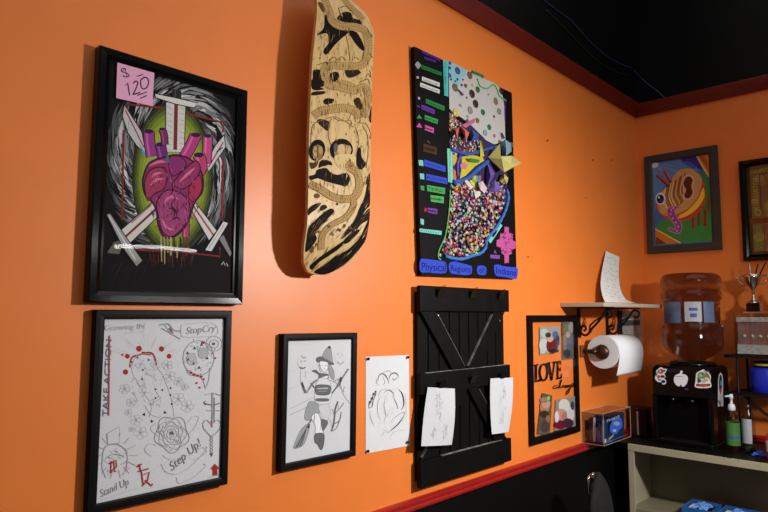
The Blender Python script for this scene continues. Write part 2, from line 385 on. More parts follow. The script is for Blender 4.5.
for x, y, q in ((460,170,6),(472,178,7),(486,182,6),(500,186,6),(482,212,5),(494,230,5),(510,196,5),(508,50,7),(556,112,5),(545,92,4)): A.ell(x,y,q,q*.8,rd,n=8)
A.line([(512,292),(545,300),(575,292)],4,g3,sm=3).line([(516,260),(545,252),(578,262)],3,g2,sm=3).line([(545,250),(546,330),(542,385)],7,g2).line([(553,270),(552,372)],2,g3)
A.line([(520,300),(510,290),(518,284)],4,g3); A.line([(520,322),(575,322)],3,g2)
A.line([(542,428),(512,396),(508,372),(522,360),(542,376),(562,360),(578,372),(572,398),(542,428)],3,g2,sm=4); A.line([(540,362),(544,390)],3,rd)
for y in range(428,505,13): A.ell(541,y,5,6,g2,outline=g2,ow=2.5,fill=False,n=10)
A.poly([(534,492),(548,492),(541,508)], g3)
A.line([(133,22),(130,342)],6,(176,70,68))
A.text('TAKE ACTION', (127,346), (142,38), (-22,-1), g3)
A.z(76,384,.25)
A.poly([(555,318),(574,338),(564,340),(566,366),(546,366),(546,340),(536,340)], rd); A.line([(530,372),(575,360)],2,g2)
A.text('Step Up!', (384,348), (500,246), (-14,-30), (120,120,126), slant=.02)
A.line([(340,318),(360,352),(410,358),(470,318),(520,262),(516,250),(480,262)],2.4,g1,sm=5).line([(402,372),(412,396),(470,372),(516,330),(508,318)],2.4,g1,sm=5)
A.text('Stand Up', (100,452), (212,402), (-4,-30), g2); A.line([(100,462),(180,436),(246,414)],2,g1,sm=4)
for a in [i*PI/7 for i in range(14)]: A.line([(158+55*math.cos(a),285+60*math.sin(a)),(158+88*math.cos(a),285+92*math.sin(a))],2.2,R.choice([(205,160,158),g1,(198,140,138)]))
A.poly([(124,198),(172,170),(172,236),(126,240)], (206,206,210), outline=g2, ow=2.5)
A.line([(108,276),(118,250),(160,240),(196,262),(206,300),(196,350)],2.5,g2,sm=4).line([(108,276),(104,330),(118,372)],2.5,g2,sm=4).line([(120,296),(150,280),(190,288)],3,g2,sm=4)
for k in range(36): x, y = R.uniform(106,204), R.uniform(250,370); A.line([(x,y),(x+R.uniform(-14,14),y+R.uniform(-12,14))],2,R.choice([g1,g1,g2]))
A.line([(132,318),(160,304),(162,330),(136,352),(160,348)],5,rd).line([(140,310),(138,356)],4,rd).line([(150,306),(154,346)],4,rd)
A.line([(242,330),(262,320)],6,rd).line([(250,320),(262,356),(268,400)],5,rd).line([(246,350),(290,338)],5,rd).line([(270,362),(292,352),(286,384),(264,408)],5,rd).line([(276,384),(302,408),(306,398)],5,rd)
A.z(76,230,.25)
A.text('Growing IN', (114,402), (274,394), (2,-22), (190,190,194)); A.line([(190,412),(270,406)],2,g1)
A.text('StopCry', (440,416), (556,404), (2,-28), (160,160,166), slant=.03)
A.line([(420,404),(424,380),(470,372),(540,372),(566,392),(556,420),(470,428),(424,424),(420,404)],2,g1,sm=4)
A.line([(332,380),(370,376),(388,400),(420,404)],5,g2,sm=3).line([(340,392),(380,414),(416,436)],3,g2,sm=3).line([(352,376),(384,420)],3,g1).line([(372,392),(388,414)],4,(160,80,80))
A.build('artwork', INK, t)

# --- witch drawing
t = thing('picture_frame', 'small black frame with a pencil drawing of a witch on a broom', 'picture frame', (0,1.095,1.108))
ring = frame(t, 0, (1.110,1.276), .264, .344, -.008, .02, .018, BLKS, flat=True, lip=.8)
A = Art(0, .0135, 1, eps=3e-6); A.add(ring(.017, .0135), [(0,1,2,3)]); A.col.append(lin((206,207,210)))
R = random.Random(5); k1, k2, k3, k4 = (190,191,194), (156,157,161), (104,105,109), (54,54,57)
A.z(280,385,.1484)
def shade(pts, c, n, w, ang, rr=R):          # pencil hatching inside a box
    (x0,y0),(x1,y1) = pts
    for i in range(n):
        x, y = rr.uniform(x0,x1), rr.uniform(y0,y1); L = rr.uniform(8,24); A.line([(x,y),(x+L*math.cos(ang),y+L*math.sin(ang))], w, c, taper=True)
A.line([(60,205),(180,150),(250,105)],4,k2).line([(70,160),(230,80)],3,k2).line([(58,26),(110,10)],2.5,k1)
A.poly([(112,70),(108,112),(130,108),(160,80),(230,60),(160,30)], (206,207,210), sm=4)
A.line([(395,0),(330,80),(280,150),(240,200),(185,270)],9,k3); A.line([(395,-4),(280,146)],4,k4)
A.poly([(185,265),(198,285),(178,360),(150,410),(92,428),(102,384),(130,320),(160,280)], k2, sm=4, outline=k3, ow=3)
for i in range(26): a = R.uniform(0,1); A.line([(186,275),(96+a*60,426-a*18)],2.5,R.choice([k3,k3,k4,k1]))
A.poly([(190,268),(204,262),(196,292),(180,286)], k4)
A.poly([(200,112),(250,124),(270,180),(240,200),(205,235),(168,232),(170,180),(184,140)], k2, sm=4, outline=k3, ow=4); shade(((176,120),(240,220)),k3,40,3,1.9)
A.poly([(262,140),(320,120),(340,190),(320,240),(292,262),(275,200)], (200,201,204), sm=4, outline=k2, ow=3)
A.poly([(210,220),(236,190),(262,200),(285,280),(290,330),(240,334),(236,270)], (226,227,229), sm=4, outline=k3, ow=4)
A.line([(262,198),(276,236),(272,300)],3,k2,sm=3).line([(234,200),(228,250)],5,k3)
A.poly([(276,232),(318,240),(322,262),(300,300),(284,306)], k3, sm=4); A.poly([(236,332),(292,328),(296,380),(286,424),(272,436),(252,400),(234,384)], k3, sm=4, outline=k4, ow=4)
shade(((240,336),(288,400)),k4,24,4,.2)
tree = k3
A.line([(345,312),(360,264),(368,200),(372,160),(390,110)],12,tree,sm=4,taper=False).line([(360,262),(400,240),(412,180)],6,tree,sm=3).line([(370,190),(400,160),(430,120)],5,tree,sm=3).line([(400,240),(408,200)],4,tree).line([(368,210),(350,160)],4,tree).line([(390,165),(392,130)],3,tree).line([(352,308),(340,240)],4,k2).line([(348,312),(380,290),(400,240)],5,tree,sm=3).line([(330,240),(345,236)],4,k2)
A.line([(408,0),(430,70),(470,125)],5,k2,sm=3)
A.z(280,335,.109375)
A.poly([(345,250),(330,220),(355,200),(390,202),(440,230),(492,262),(470,272),(420,258),(380,236)], k3, sm=4, outline=k4, ow=4)
A.poly([(388,202),(400,160),(420,130),(446,104),(462,110),(470,160),(474,200),(480,250),(430,226)], k2, sm=4, outline=k3, ow=4); shade(((400,130),(466,220)),k3,40,4,1.2)
A.ell(450,112,12,12,k4)
A.poly([(366,240),(436,252),(438,300),(412,340),(388,330),(368,290)], (224,225,228), sm=4, outline=k3, ow=4)
A.line([(380,276),(394,274)],5,k3).line([(408,278),(424,280)],5,k3).line([(396,310),(410,310)],6,k3).line([(400,285),(398,300)],3,k2)
A.poly([(436,262),(470,290),(494,340),(492,410),(460,380),(444,330)], k2, sm=4, outline=k3, ow=3); shade(((440,280),(488,390)),k3,24,4,1.3)
A.line([(360,250),(356,300),(372,340)],6,k2,sm=3)
A.poly([(290,328),(330,322),(362,350),(440,360),(430,410),(390,420),(350,400),(356,368),(318,340)], k3, sm=4, outline=k4, ow=4)
A.poly([(380,390),(440,372),(420,404),(396,410)], (222,223,226), sm=4)
A.poly([(352,400),(440,405),(470,500),(450,620),(330,620),(318,500)], (208,209,212), sm=4, outline=k2, ow=4)
A.poly([(322,470),(360,455),(450,462),(462,500),(440,545),(340,545),(320,510)], k3, sm=4, outline=k4, ow=5); A.line([(340,490),(440,486)],10,k1).line([(350,516),(430,512)],6,k2)
A.poly([(330,580),(440,580),(436,606),(334,606)], k3, sm=3)
A.line([(346,410),(300,440),(260,500),(240,530)],20,k2,sm=4).line([(342,410),(298,440),(262,498)],8,k3,sm=4).line([(280,440),(310,480)],14,k3)
A.line([(196,430),(214,482),(232,530)],22,k3,sm=3); A.line([(200,440),(216,480)],10,k4)
A.line([(440,410),(500,430),(540,470),(580,520)],8,k2,sm=4); A.line([(500,420),(540,400)],12,k2)
A.line([(624,308),(590,360),(540,440),(500,500)],12,k3); A.line([(560,385),(535,462)],26,k3); A.line([(560,390),(550,430)],14,k4)
A.line([(588,470),(578,520)],6,k2)
A.ell(545,208,46,62,(206,207,210)); shade(((510,150),(570,260)),k1,30,6,.4)
A.line([(520,180),(540,170)],6,k2).line([(560,180),(575,190)],6,k2).line([(520,240),(550,266),(585,240)],10,k2,sm=4).line([(545,196),(540,214)],4,k2)
A.ell(205,250,44,52,(208,209,212)); shade(((170,200),(236,290)),k1,30,6,.2)
A.line([(178,296),(204,304),(232,296)],12,k3,sm=4).line([(186,238),(200,242)],8,k3).line([(216,236),(234,240)],8,k3).line([(196,190),(214,210),(238,204)],12,k2,sm=3)
A.line([(190,320),(184,400),(200,440)],4,k1).line([(236,330),(230,390)],4,k1).line([(80,500),(170,460)],4,k1).line([(90,336),(160,320)],3,k1)
A.build('artwork', INK, t)

# --- pinned sketch and its pins
b = MB(); pc = [hit(x,y,0,.0006) for x, y in ((365.5,356.8),(408.8,355),(409.4,445.5),(365.5,453.6))]
t = thing('pinned_sketch', 'white pencil sketch sheet fixed to the wall with four pins', 'drawing', (0,1.39,1.096))
b.prism([pc[3],pc[2],pc[1],pc[0]], (.0008,0,0)); b.build('sheet', PAPER, t)
GAIN[0] = 1.
A = Art(0, .0018, 1, (360,350,.215)); R = random.Random(9)
def sk(pts, c=k2, w=3, sm=4, tp=True): A.line(pts, w, c, sm=sm, taper=tp)
sk([(84,150),(86,125),(100,110),(118,118),(130,140),(134,160)],k3,6); sk([(84,128),(76,150),(90,165)],k2,4)
sk([(136,140),(140,118),(160,106),(176,116),(178,132)],k3,6); sk([(100,112),(130,96),(150,108)],k2,4)
sk([(104,120),(116,150),(104,165)],k2); sk([(174,126),(160,140),(150,130)],k3,4)
sk([(100,215),(84,240),(82,290),(96,330)],k2,4); sk([(84,224),(94,190),(130,180)],k2,3)
sk([(176,180),(196,204),(204,250),(192,280)],k4,6); sk([(110,200),(130,186),(150,196),(160,215)],k3,5)
sk([(120,215),(112,260),(120,300),(110,340)],k2,4); sk([(150,210),(170,250),(176,276)],k3,4); sk([(128,200),(124,240)],k2,4)
sk([(110,290),(120,300)],k4,6); sk([(122,300),(132,310)],k4,6); sk([(132,290),(126,312)],k3,4)
sk([(140,340),(160,316),(200,290),(206,300),(180,340),(140,380),(110,385)],k2,4); sk([(140,376),(176,346),(204,312)],k4,5); sk([(108,370),(136,384)],k4,6)
sk([(100,400),(112,382)],k3,8); sk([(46,280),(50,320),(66,350)],k2,4); sk([(210,200),(214,260),(214,320)],k1,3); sk([(140,410),(160,380),(210,372)],k1,4)
for x, y in ((44,244),(54,226),(62,206),(72,196)): sk([(x-4,y+28),(x,y-4),(x+5,y)],k4,6,3)
sk([(36,272),(56,262),(62,232),(80,196)],k4,4,3)
sk([(46,210),(50,226)],k3,4,3)
for i in range(90):
    x, y = R.gauss(135,38), R.gauss(250,85)
    if 36 < x < 210 and 60 < y < 420: a = R.uniform(0,6.3); L = R.uniform(6,24); sk([(x,y),(x+L*math.cos(a),y+L*math.sin(a))],R.choice([k1,k1,(204,205,208)]),3,0)
A.build('drawing', INK, t)
for (x, y), w_ in zip(((367.4,358.8),(407,357.2),(406.7,442),(367,451)), ('top left','top right','bottom right','bottom left')):
    c = hit(x,y,0,.0015); p = MB().lathe([(.0015,-.006),(.0015,.003),(.0042,.0032),(.0045,.006),(.003,.008),(.0,.0085)], c, 'x', 12)
    tag(p.build('pushpin', BLKS, smooth=True), f'black pushpin in the {w_} corner of the pinned pencil sketch', 'pushpin', 'pins of the pencil sketch')

# ------------------------------------------------------------------ skateboard deck
XS = .082
Lp = [(317.5,-5),(317.6,0),(316.5,20),(315,35),(312.2,62),(310.5,100),(309,135),(308.5,170),(308.2,200),(307.2,230),(306.8,245),(308.5,260),(314.5,270.5),(322,274.2)]
Rp = [(340,-12),(356,0),(366,11),(371.5,22),(374.7,33),(373.5,50),(371.8,90),(371,130),(370.2,180),(369.6,218),(366,243),(358.5,258),(346,269),(333.5,274)]
Lw = [hit(x,y,0,XS) for x, y in Lp]; Rw = [hit(x,y,0,XS) for x, y in Rp]
ztop, zbot = 2.462, hit(328,275,0,XS).z
def edge(pts, z):
    pts = sorted(pts, key=lambda p: p.z)
    if z <= pts[0].z: return None
    if z >= pts[-1].z: return None
    for a, b in zip(pts, pts[1:]):
        if a.z <= z <= b.z: return a.y+(b.y-a.y)*(z-a.z)/max(1e-6, b.z-a.z)
yc0 = hit(328,275,0,XS).y
def half(z):
    l, r = edge(Lw, z), edge(Rw, z)
    return l, r
def kick(z):                                 # nose and tail bend back to the wall
    k = 0
    if z < 1.74: k = (1.74-z)/.14
    if z > 2.31: k = (z-2.31)/.14
    return XS-.034*min(1.3, k)**1.5
rows = [zbot+.003, zbot+.008, zbot+.016, zbot+.03]+[zbot+.05+i*.025 for i in range(8)]+[1.86+.05*i for i in range(9)]+[2.28+.025*i for i in range(4)]
zt = min(max(p.z for p in Lw), max(p.z for p in Rw))
rows = [z for z in rows if z < zt-.003]+[zt-.003]
R_ = []
prev = None
for z in rows:
    l, r = half(z)
    if l is None: l = yc0-.02
    if r is None: r = yc0+.03
    R_.append((l, r, z))
# rounded tail above the picture edge
l, r, z = R_[-1]
for q in (.35,.6,.8,.93,.99): R_.append((l+(r-l)*.5-(r-l)*.5*math.sqrt(1-q*q), l+(r-l)*.5+(r-l)*.5*math.sqrt(1-q*q), z+.05*q))
KZ = [q[2] for q in R_]
b = MB(); rings = []
for l, r, z in R_:
    x = kick(z); n = 6
    fr = [Vector((x, l+(r-l)*i/n, z)) for i in range(n+1)]
    rings.append(fr+[p-Vector((.011,0,0)) for p in reversed(fr)])
b.loft(rings)
GAIN[0] = .8
t = thing('skateboard_deck', 'bare wooden skateboard deck with burned serpent and skull drawing, hung upright', 'skateboard', (0,1.13,zbot))
WOOD = mat('maple_veneer', (196,162,104), .45, var=.14, scale=14, stretch=(1,6,.6), coat=.2)
b.build('deck', WOOD, t)
m_ = MB().box(.0005,.076,1.105,1.165,1.98,2.02).box(.0005,.072,1.11,1.16,2.02,2.05).build('wall_hanger', BLKM, t, bevel=.002)
def kickz(z):
    for a, c in zip(KZ, KZ[1:]):
        if a <= z <= c: return kick(a)+(kick(c)-kick(a))*(z-a)/(c-a)
    return kick(z)
A = Art(0, XS, 1, eps=1.6e-6); R = random.Random(21)
bk, br, br2, tan, tan2 = (26,20,18), (112,78,40), (146,108,60), (190,152,92), (226,196,138)
def serpent(pts, w, q=6):
    P = [tuple(p[:2]) for p in catmull([Vector((p[0],p[1],0)) for p in pts], q)]
    A.line(P, w+4, (124,88,48)).line(P, w, (198,162,104))
    for i in range(1, len(P)-1):
        t_ = (Vector(P[i+1])-Vector(P[i-1])).normalized(); n_ = Vector((-t_.y, t_.x)); c0 = Vector(P[i])
        A.line([tuple(c0+n_*w*.5-t_*3), tuple(c0+n_*w*.1+t_*5), tuple(c0-n_*w*.2-t_*2), tuple(c0-n_*w*.5+t_*4)], 2.6, (146,108,62))
    A.line([tuple(Vector(p)) for p in P[::2]], 2, (160,122,72))
A.z(306,0,.1758)                             # 410 zoom px = 72 px
def blot(pts, c=bk, sm=4): A.poly(pts, c, sm=sm)
for k in range(150):                          # burnt streaks of the upper half
    x, y = R.uniform(60,370), R.uniform(20,500); A.line([(x,y),(x+R.uniform(-20,20),y+R.uniform(20,70))], R.uniform(2,6), R.choice([tan,tan2,br2,(204,168,104)]), taper=True)
blot([(108,86),(140,110),(170,150),(240,180),(200,220),(160,260),(118,310),(98,290),(130,240),(118,190),(60,200),(100,160)])
blot([(175,104),(220,66),(262,70),(270,100),(320,116),(310,142),(250,130),(210,124)])
blot([(240,176),(290,186),(330,262),(326,290),(292,262),(262,220)])
blot([(44,398),(96,402),(92,440),(104,486),(60,500),(36,500),(38,440)]); blot([(136,420),(170,408),(190,430),(160,470),(138,452)]); blot([(220,398),(262,380),(312,412),(270,438),(236,440)], (50,38,26))
blot([(70,20),(88,10),(110,50),(96,70)], br); 
serpent([(110,-20),(132,60),(150,120),(200,150),(270,150),(330,170),(350,220),(352,300),(320,366),(240,378),(150,372),(104,390),(110,450),(140,490),(220,480),(300,520)], 40)
serpent([(230,-30),(262,30),(300,70),(330,110)], 34)
for pts in ([(200,40),(240,30),(270,60)],[(226,200),(240,260),(250,348)],[(130,344),(160,324),(180,344),(200,322),(228,346)],[(262,340),(280,326),(300,340)],[(340,440),(352,420),(368,440),(362,400)],[(300,470),(350,450),(360,480)],[(60,370),(120,352)],[(190,40),(200,90)],[(360,300),(378,330)]): A.line(pts,4,br,sm=4)
A.z(306,80,.1758)
blot([(30,0),(96,4),(100,24),(80,40),(104,52),(40,56)]); blot([(40,68),(104,64),(100,80),(34,88)], (40,30,22)); blot([(98,118),(120,104),(158,110),(150,130),(110,140)]); blot([(270,120),(300,100),(320,150),(300,170)], (60,42,24)); blot([(366,160),(378,150),(374,236),(360,232)])
serpent([(120,20),(190,40),(270,60),(330,40),(352,90),(340,150),(320,210)], 40); serpent([(40,206),(80,180),(150,166),(220,160),(280,180),(300,220)], 44)
blot([(62,236),(80,222),(128,236),(134,270),(124,290),(96,272)], (44,34,26))
for pts in ([(130,250),(128,320),(140,370)],[(26,380),(30,300),(44,250),(100,226),(160,210),(230,240),(270,270)],[(280,270),(300,340),(290,400)],[(320,260),(350,320),(352,420),(340,500)],[(336,240),(366,300),(370,380)],[(240,230),(270,170),(280,240)],[(290,240),(340,250)],[(160,216),(190,230),(250,232)]): A.line(pts,4,br2,sm=4)
for k in range(90): x, y = R.uniform(270,366), R.uniform(140,500); A.line([(x,y),(x+R.uniform(-8,14),y+R.uniform(16,60))], R.uniform(2,5), R.choice([br,br2,tan]), taper=True)
for k in range(130): x, y = R.uniform(26,300), R.uniform(120,500); A.line([(x,y),(x+R.uniform(-6,6),y+R.uniform(16,50))], R.uniform(2,4), R.choice([tan,tan2,(206,172,110)]), taper=True)
A.ell(62,400,46,62,bk,rot=.2); A.ell(66,412,30,44,(150,116,70)); A.ell(54,408,14,28,(198,166,112)); A.ell(82,400,12,22,(186,150,96)); A.line([(62,376),(66,440)],5,bk)
A.ell(200,398,66,64,bk,rot=-.2); A.ell(206,410,48,46,(164,128,80)); A.ell(200,396,24,30,(214,184,130)); A.ell(238,398,18,26,(204,172,118)); A.ell(168,384,12,26,(104,92,100)); A.line([(220,370),(224,430),(200,450)],4,br,sm=3)
A.poly([(162,432),(260,424),(300,470),(270,520),(190,500)], tan2, sm=4)
blot([(76,470),(96,454),(136,462),(148,486),(120,482),(92,492),(72,500)])
blot([(290,402),(308,384),(316,440),(338,478),(312,510),(284,480)])
blot([(20,470),(44,470),(70,450),(60,490),(30,506)], (80,56,30))
A.z(306,160,.2243)                            # 321 zoom px = 72 px
blot([(60,12),(84,4),(112,16),(92,24),(66,28)])
blot([(50,44),(88,36),(110,56),(140,66),(180,58),(194,82),(182,116),(152,112),(120,104),(84,94),(52,82),(20,90),(14,72),(40,64)])
for x in range(120,190,6): A.line([(x,R.uniform(52,66)),(x+R.uniform(-4,4),R.uniform(104,126))],2.5,bk,taper=True)
for k in range(140): x, y = R.uniform(16,250), R.uniform(100,420); A.line([(x,y),(x+R.uniform(-8,8),y+R.uniform(12,40))], R.uniform(1.5,3.5), R.choice([tan,tan2,(208,174,112),br2]), taper=True)
blot([(12,216),(40,196),(66,192),(48,216),(22,236),(10,246)]); blot([(66,206),(84,200),(92,214),(62,228)], (50,36,24))
blot([(14,300),(40,270),(82,232),(112,216),(124,232),(96,262),(70,296),(44,324),(54,352),(34,388),(14,408),(10,350)])
blot([(282,66),(286,190),(262,226),(228,288),(190,330),(160,352),(176,318),(214,270),(240,210),(262,160)])
blot([(268,92),(280,60),(284,80),(266,112)], (60,44,26))
blot([(250,250),(282,216),(280,262),(246,286),(214,326),(206,312)], (40,30,24)); blot([(174,358),(210,318),(240,312),(212,352),(182,374)])
blot([(46,468),(80,432),(130,392),(176,360),(160,392),(122,424),(84,452),(58,486)])
blot([(284,258),(278,334),(246,400),(204,454),(150,496),(108,508),(70,496),(110,462),(156,420),(196,400),(240,350),(262,300)])
serpent([(14,106),(60,128),(110,160),(160,174),(214,166),(236,120),(228,60),(190,30),(206,10)], 30)
serpent([(210,170),(208,210),(178,254),(130,280),(94,306),(76,344),(80,400)], 24)
A.ell(48,160,13,11,(120,82,44)); A.ell(138,196,5,6,(70,48,28)); A.ell(40,398,9,16,br); A.ell(56,378,5,9,br)
for x, y in ((150,312),(170,294),(120,330),(196,302),(100,296),(60,320)): A.ell(x,y,9,6,R.choice([br,br2]),rot=R.uniform(0,2))
A.z(306,0,.1758); R = random.Random(77)
for k in range(420):                         # fine burned texture over everything
    x = R.uniform(30,375); y = R.uniform(10,1530); L = R.uniform(10,60); dx = R.uniform(-10,10) if y < 1120 else L*R.uniform(-.9,-.4)
    A.line([(x,y),(x+dx*.5+R.uniform(-3,3),y+L*.5),(x+dx,y+L)], R.uniform(1.5,4.5), R.choice([(138,100,54),(120,84,44),(160,124,74),(96,66,36),(222,192,138)]), taper=True)
A.mi = [0]*len(A.f)
o = A.build('burned_drawing', INK, t)
bm = bmesh.new(); bm.from_mesh(o.data); off = ORG[t.name]
for z in KZ[:14]+KZ[-9:]: bmesh.ops.bisect_plane(bm, geom=bm.verts[:]+bm.edges[:]+bm.faces[:], plane_co=(0,0,z-off.z), plane_no=(0,0,1), dist=1e-6)
def lr(z):
    for a, c in zip(R_, R_[1:]):
        if a[2] <= z <= c[2]:
            k = (z-a[2])/(c[2]-a[2]); return a[0]+(c[0]-a[0])*k, a[1]+(c[1]-a[1])*k
    return (R_[0][0], R_[0][1]) if z < R_[0][2] else (R_[-1][0], R_[-1][1])
for v in bm.verts:                            # keep the drawing on the wood
    zw = min(max(v.co.z+off.z, KZ[0]), KZ[-1]); l, r = lr(zw)
    v.co.z = zw-off.z; v.co.y = min(max(v.co.y+off.y, l+.0004), r-.0004)-off.y
    v.co.x += kickz(zw)-XS+.0002
bm.to_mesh(o.data); bm.free()

# ------------------------------------------------------------------ collage board
GAIN[0] = .72
t = thing('collage_board', 'black poster board with a beaded map collage, coloured legend strips and folded paper', 'poster board', (0,1.787,1.625))
XB = .02
bc = [hit(x,y,0,XB) for x, y in ((421.2,275.4),(516.8,278.9),(511.8,92.8),(414.2,46.4))]
b = MB(); b.prism([Vector((.004,p.y,p.z)) for p in bc], (XB-.004,0,0)); b.build('panel', mat('black_foam_board', (10,9,10), .6, spec=.12, var=.15), t)
def strip(pts, c, txt=None, tc=(30,26,30), k=None, name='legend_strip', n0=5, th=.0016, tlabel=None):
    if k: pts = [(k[0]+x*k[2], k[1]+y*k[2]) for x, y in pts]
    P = [hit(x,y,0,XB+.0008) for x, y in pts]
    b = MB(); b.prism([P[3],P[2],P[1],P[0]], (th,0,0)); n = len(b.f); b.col = [ink(c)]*n
    a = Art(0, XB+.0008+th, 1, None, 1e-5); a.n = 1; V = [Vector(p) for p in pts]
    if txt: a.text(txt, V[3]*.9+V[2]*.1+(V[0]-V[3])*.25, V[2]*.92+V[3]*.08+(V[1]-V[2])*.25, (V[0]-V[3])*.5, tc)
    elif txt is None:                          # lettering too small to read
        x = .08
        while x < .9:
            q = random.uniform(.05,.1); p0 = V[3]+(V[2]-V[3])*x+(V[0]-V[3])*.3; h = (V[0]-V[3]); e = (V[2]-V[3])
            a.line([tuple(p0), tuple(p0+h*random.uniform(.25,.45)), tuple(p0+e*q*.6+h*.1), tuple(p0+e*q*.6+h*.35)], .45, tc); x += q+.03
    for f, c2 in zip(a.f, a.col): b.add([a.v[i] for i in f], [tuple(range(len(f)))]); b.col.append(c2)
    return b.build(name, INK, t)
K1, K2, K3, K4, K5 = (410,45,.078125), (410,75,.078125), (412,105,.078125), (412,150,.078125), (412,180,.078125)
pu, gr, wh, pk, bl, tq, bw = (92,48,150), (48,140,66), (222,222,220), (216,92,170), (62,84,214), (128,214,198), (84,56,34)
strip([(140,68),(392,178),(380,208),(150,102)], pu, k=K1); strip([(178,150),(330,200),(328,228),(180,182)], pu, k=K1)
strip([(140,252),(402,352),(400,398),(134,300)], (40,124,58), k=K1)
strip([(150,20),(376,100),(374,152),(148,72)], wh, 'Southern Hills', k=K2); strip([(128,96),(376,188),(374,240),(126,148)], wh, 'and Lowlands', k=K2)
strip([(200,304),(438,400),(436,462),(198,362)], gr, k=K2); strip([(140,380),(312,446),(308,504),(138,436)], (110,62,176), k=K2)
strip([(160,128),(330,186),(322,248),(156,186)], (66,160,84), k=K3); strip([(162,256),(276,296),(272,362),(160,320)], pk, k=K3)
P0 = (256,110,.25)
strip([(667,134),(722,150),(722,180),(667,166)], bw, k=P0)
strip([(152,122),(426,208),(424,284),(150,202)], bl, k=K4); strip([(172,304),(448,362),(448,440),(176,384)], bl, k=K4)
strip([(186,64),(420,102),(416,184),(190,142)], (76,170,92), 'Till Plain', k=K5); strip([(230,192),(404,214),(402,300),(238,278)], (84,176,98), k=K5); strip([(196,354),(320,372),(318,440),(200,418)], (120,72,168), k=K5)
strip([(653,194),(742,204),(740,220),(653,208)], tq, k=(256,180,.25))
strip([(442.7,59.5),(447.8,61.7),(448,96.7),(444,95.5)], (96,206,204), txt='')
strip([(446,-20),(512,-10),(520,424),(460,412)], (140,222,200), txt='', k=K4)
strip([(548,318),(582,345),(480,498),(456,470)], tq, k=(434,185,.1172))
for k, y0, y1, x in ((K1,230,500,450),(K2,20,250,456),(K4,0,400,484)):   # vertical lettering marks on the turquoise strips
    A_ = Art(0, XB+.0026, 1, k); y = y0
    while y < y1: A_.line([(x-14,y),(x+12,y+4),(x-10,y+12),(x+12,y+18)],5,(34,70,72)); y += 30
    A_.build('lettering', INK, t)
strip([(590,30),(604,34),(604,250),(594,246)], (92,42,140), txt='', k=(444,95,.1016))
# title patches and key symbols
A = Art(0, XB, 1, (414,250,.140625), 2e-5); A.n = 20
A.poly([(44,70),(80,64),(130,70),(186,76),(222,88),(232,112),(228,160),(180,166),(100,160),(44,152)], bl, sm=3).poly([(252,92),(290,82),(330,92),(390,108),(410,120),(408,166),(370,178),(300,172),(262,164),(248,130)], bl, sm=3)
A.poly([(450,120),(480,110),(512,124),(510,172),(480,178),(452,166)], bl, sm=3).poly([(570,112),(600,104),(640,116),(700,122),(736,130),(732,196),(700,204),(640,190),(580,180)], bl, sm=3)
tk = (24,22,60)
A.text('Physical', (54,146), (226,152), (0,-58), tk); A.text('Regions', (262,150), (402,162), (0,-46), tk); A.text('of', (462,160), (500,166), (0,-40), tk); A.text('Indiana', (584,166), (728,186), (0,-46), tk)
A.z(*K1).poly([(60,250),(96,206),(146,262),(100,312)], (168,166,164)); A.poly([(82,400),(112,404),(112,432),(84,428)], (190,188,186))
A.z(*K2).poly([(98,284),(120,280),(128,310),(108,318)], (190,188,186)).poly([(82,404),(104,384),(134,418)], (110,62,176))
A.z(*K3).poly([(60,170),(90,122),(128,174)], (66,160,84)).poly([(52,280),(92,228),(130,292)], pk).poly([(190,470),(208,452),(240,498)], (104,84,54))
A.z(*K4).poly([(80,128),(140,132),(144,206),(88,198)], (134,210,200)).poly([(96,300),(152,304),(156,378),(104,370)], (134,210,200))
A.z(*K5).poly([(104,72),(154,76),(156,138),(110,128)], (66,160,84)).ell(174,382,20,28,(190,40,56))
A.z(256,180,.25).poly([(657,154),(671,158),(671,180),(658,176)], (134,210,200))
A.z(400,190,.1875).poly([(556,196),(580,198),(580,228),(602,236),(600,268),(616,278),(614,312),(596,318),(596,340),(580,346),(580,388),(556,390),(556,348),(540,336),(538,308),(514,300),(514,268),(530,262),(534,232),(556,228)], (204,92,160))
R = random.Random(2)
for k in range(26): x, y = R.uniform(526,600), R.uniform(232,340); A.line([(x,y),(x+R.uniform(-14,14),y+R.uniform(-12,12)),(x+R.uniform(-14,14),y+R.uniform(-12,12))],2.5,(70,20,50))
A.poly([(480,344),(532,348),(530,368),(480,364)], (132,76,170)).poly([(498,336),(504,318),(514,338)], (120,84,150))
# white plaster field, map edge ropes
A.z(400,30,.1875)
wf = [(258,168),(300,190),(350,214),(400,228),(450,262),(500,282),(530,308),(548,360),(556,420),(558,510),(560,590)]
A.poly(wf+[(540,600),(500,610),(460,590),(430,560),(400,530),(380,510),(330,470),(280,440),(262,420)], (206,202,198))
A.poly([(256,165),(300,185),(350,212),(352,240),(320,262),(310,300),(286,300),(260,260)], (150,206,206))
A.build('drawing', INK, t)
def rope(pts, w, c, k=None, name='yarn_border', sm=5):
    if k: pts = [(k[0]+x*k[2], k[1]+y*k[2]) for x, y in pts]
    P = catmull([Vector((x,y,0)) for x, y in pts], sm); Q = []
    for i, p in enumerate(P): q = hit(p.x,p.y,0,XB+.003+.0012*(i % 2)); Q.append(q)
    b = MB(); b.tube(Q, [w*(1+.18*math.sin(i*2.1)) for i in range(len(Q))], 7); return b.build(name, mat('yarn_'+name+str(c[2]), c, .9, var=.3, scale=200, bump=.4), t, smooth=True)
K6 = (400,190,.1875)
rope([(267,0),(264,80),(254,170),(240,250),(222,290),(206,330),(204,360),(218,374)], .0028, (92,176,92), K6)
rope([(240,352),(280,364),(330,368),(380,352),(430,336),(456,306),(462,270),(490,230),(520,190),(548,140),(568,90),(578,40),(570,0)], .0062, (52,106,176), K6)
K7 = (400,110,.1875)
rope([(272,208),(310,224),(360,236),(420,222),(470,206),(520,196)], .006, (36,78,150), K7)
rope([(282,384),(330,378),(370,358),(410,320),(450,290),(470,270)], .0085, (36,84,160), K7)
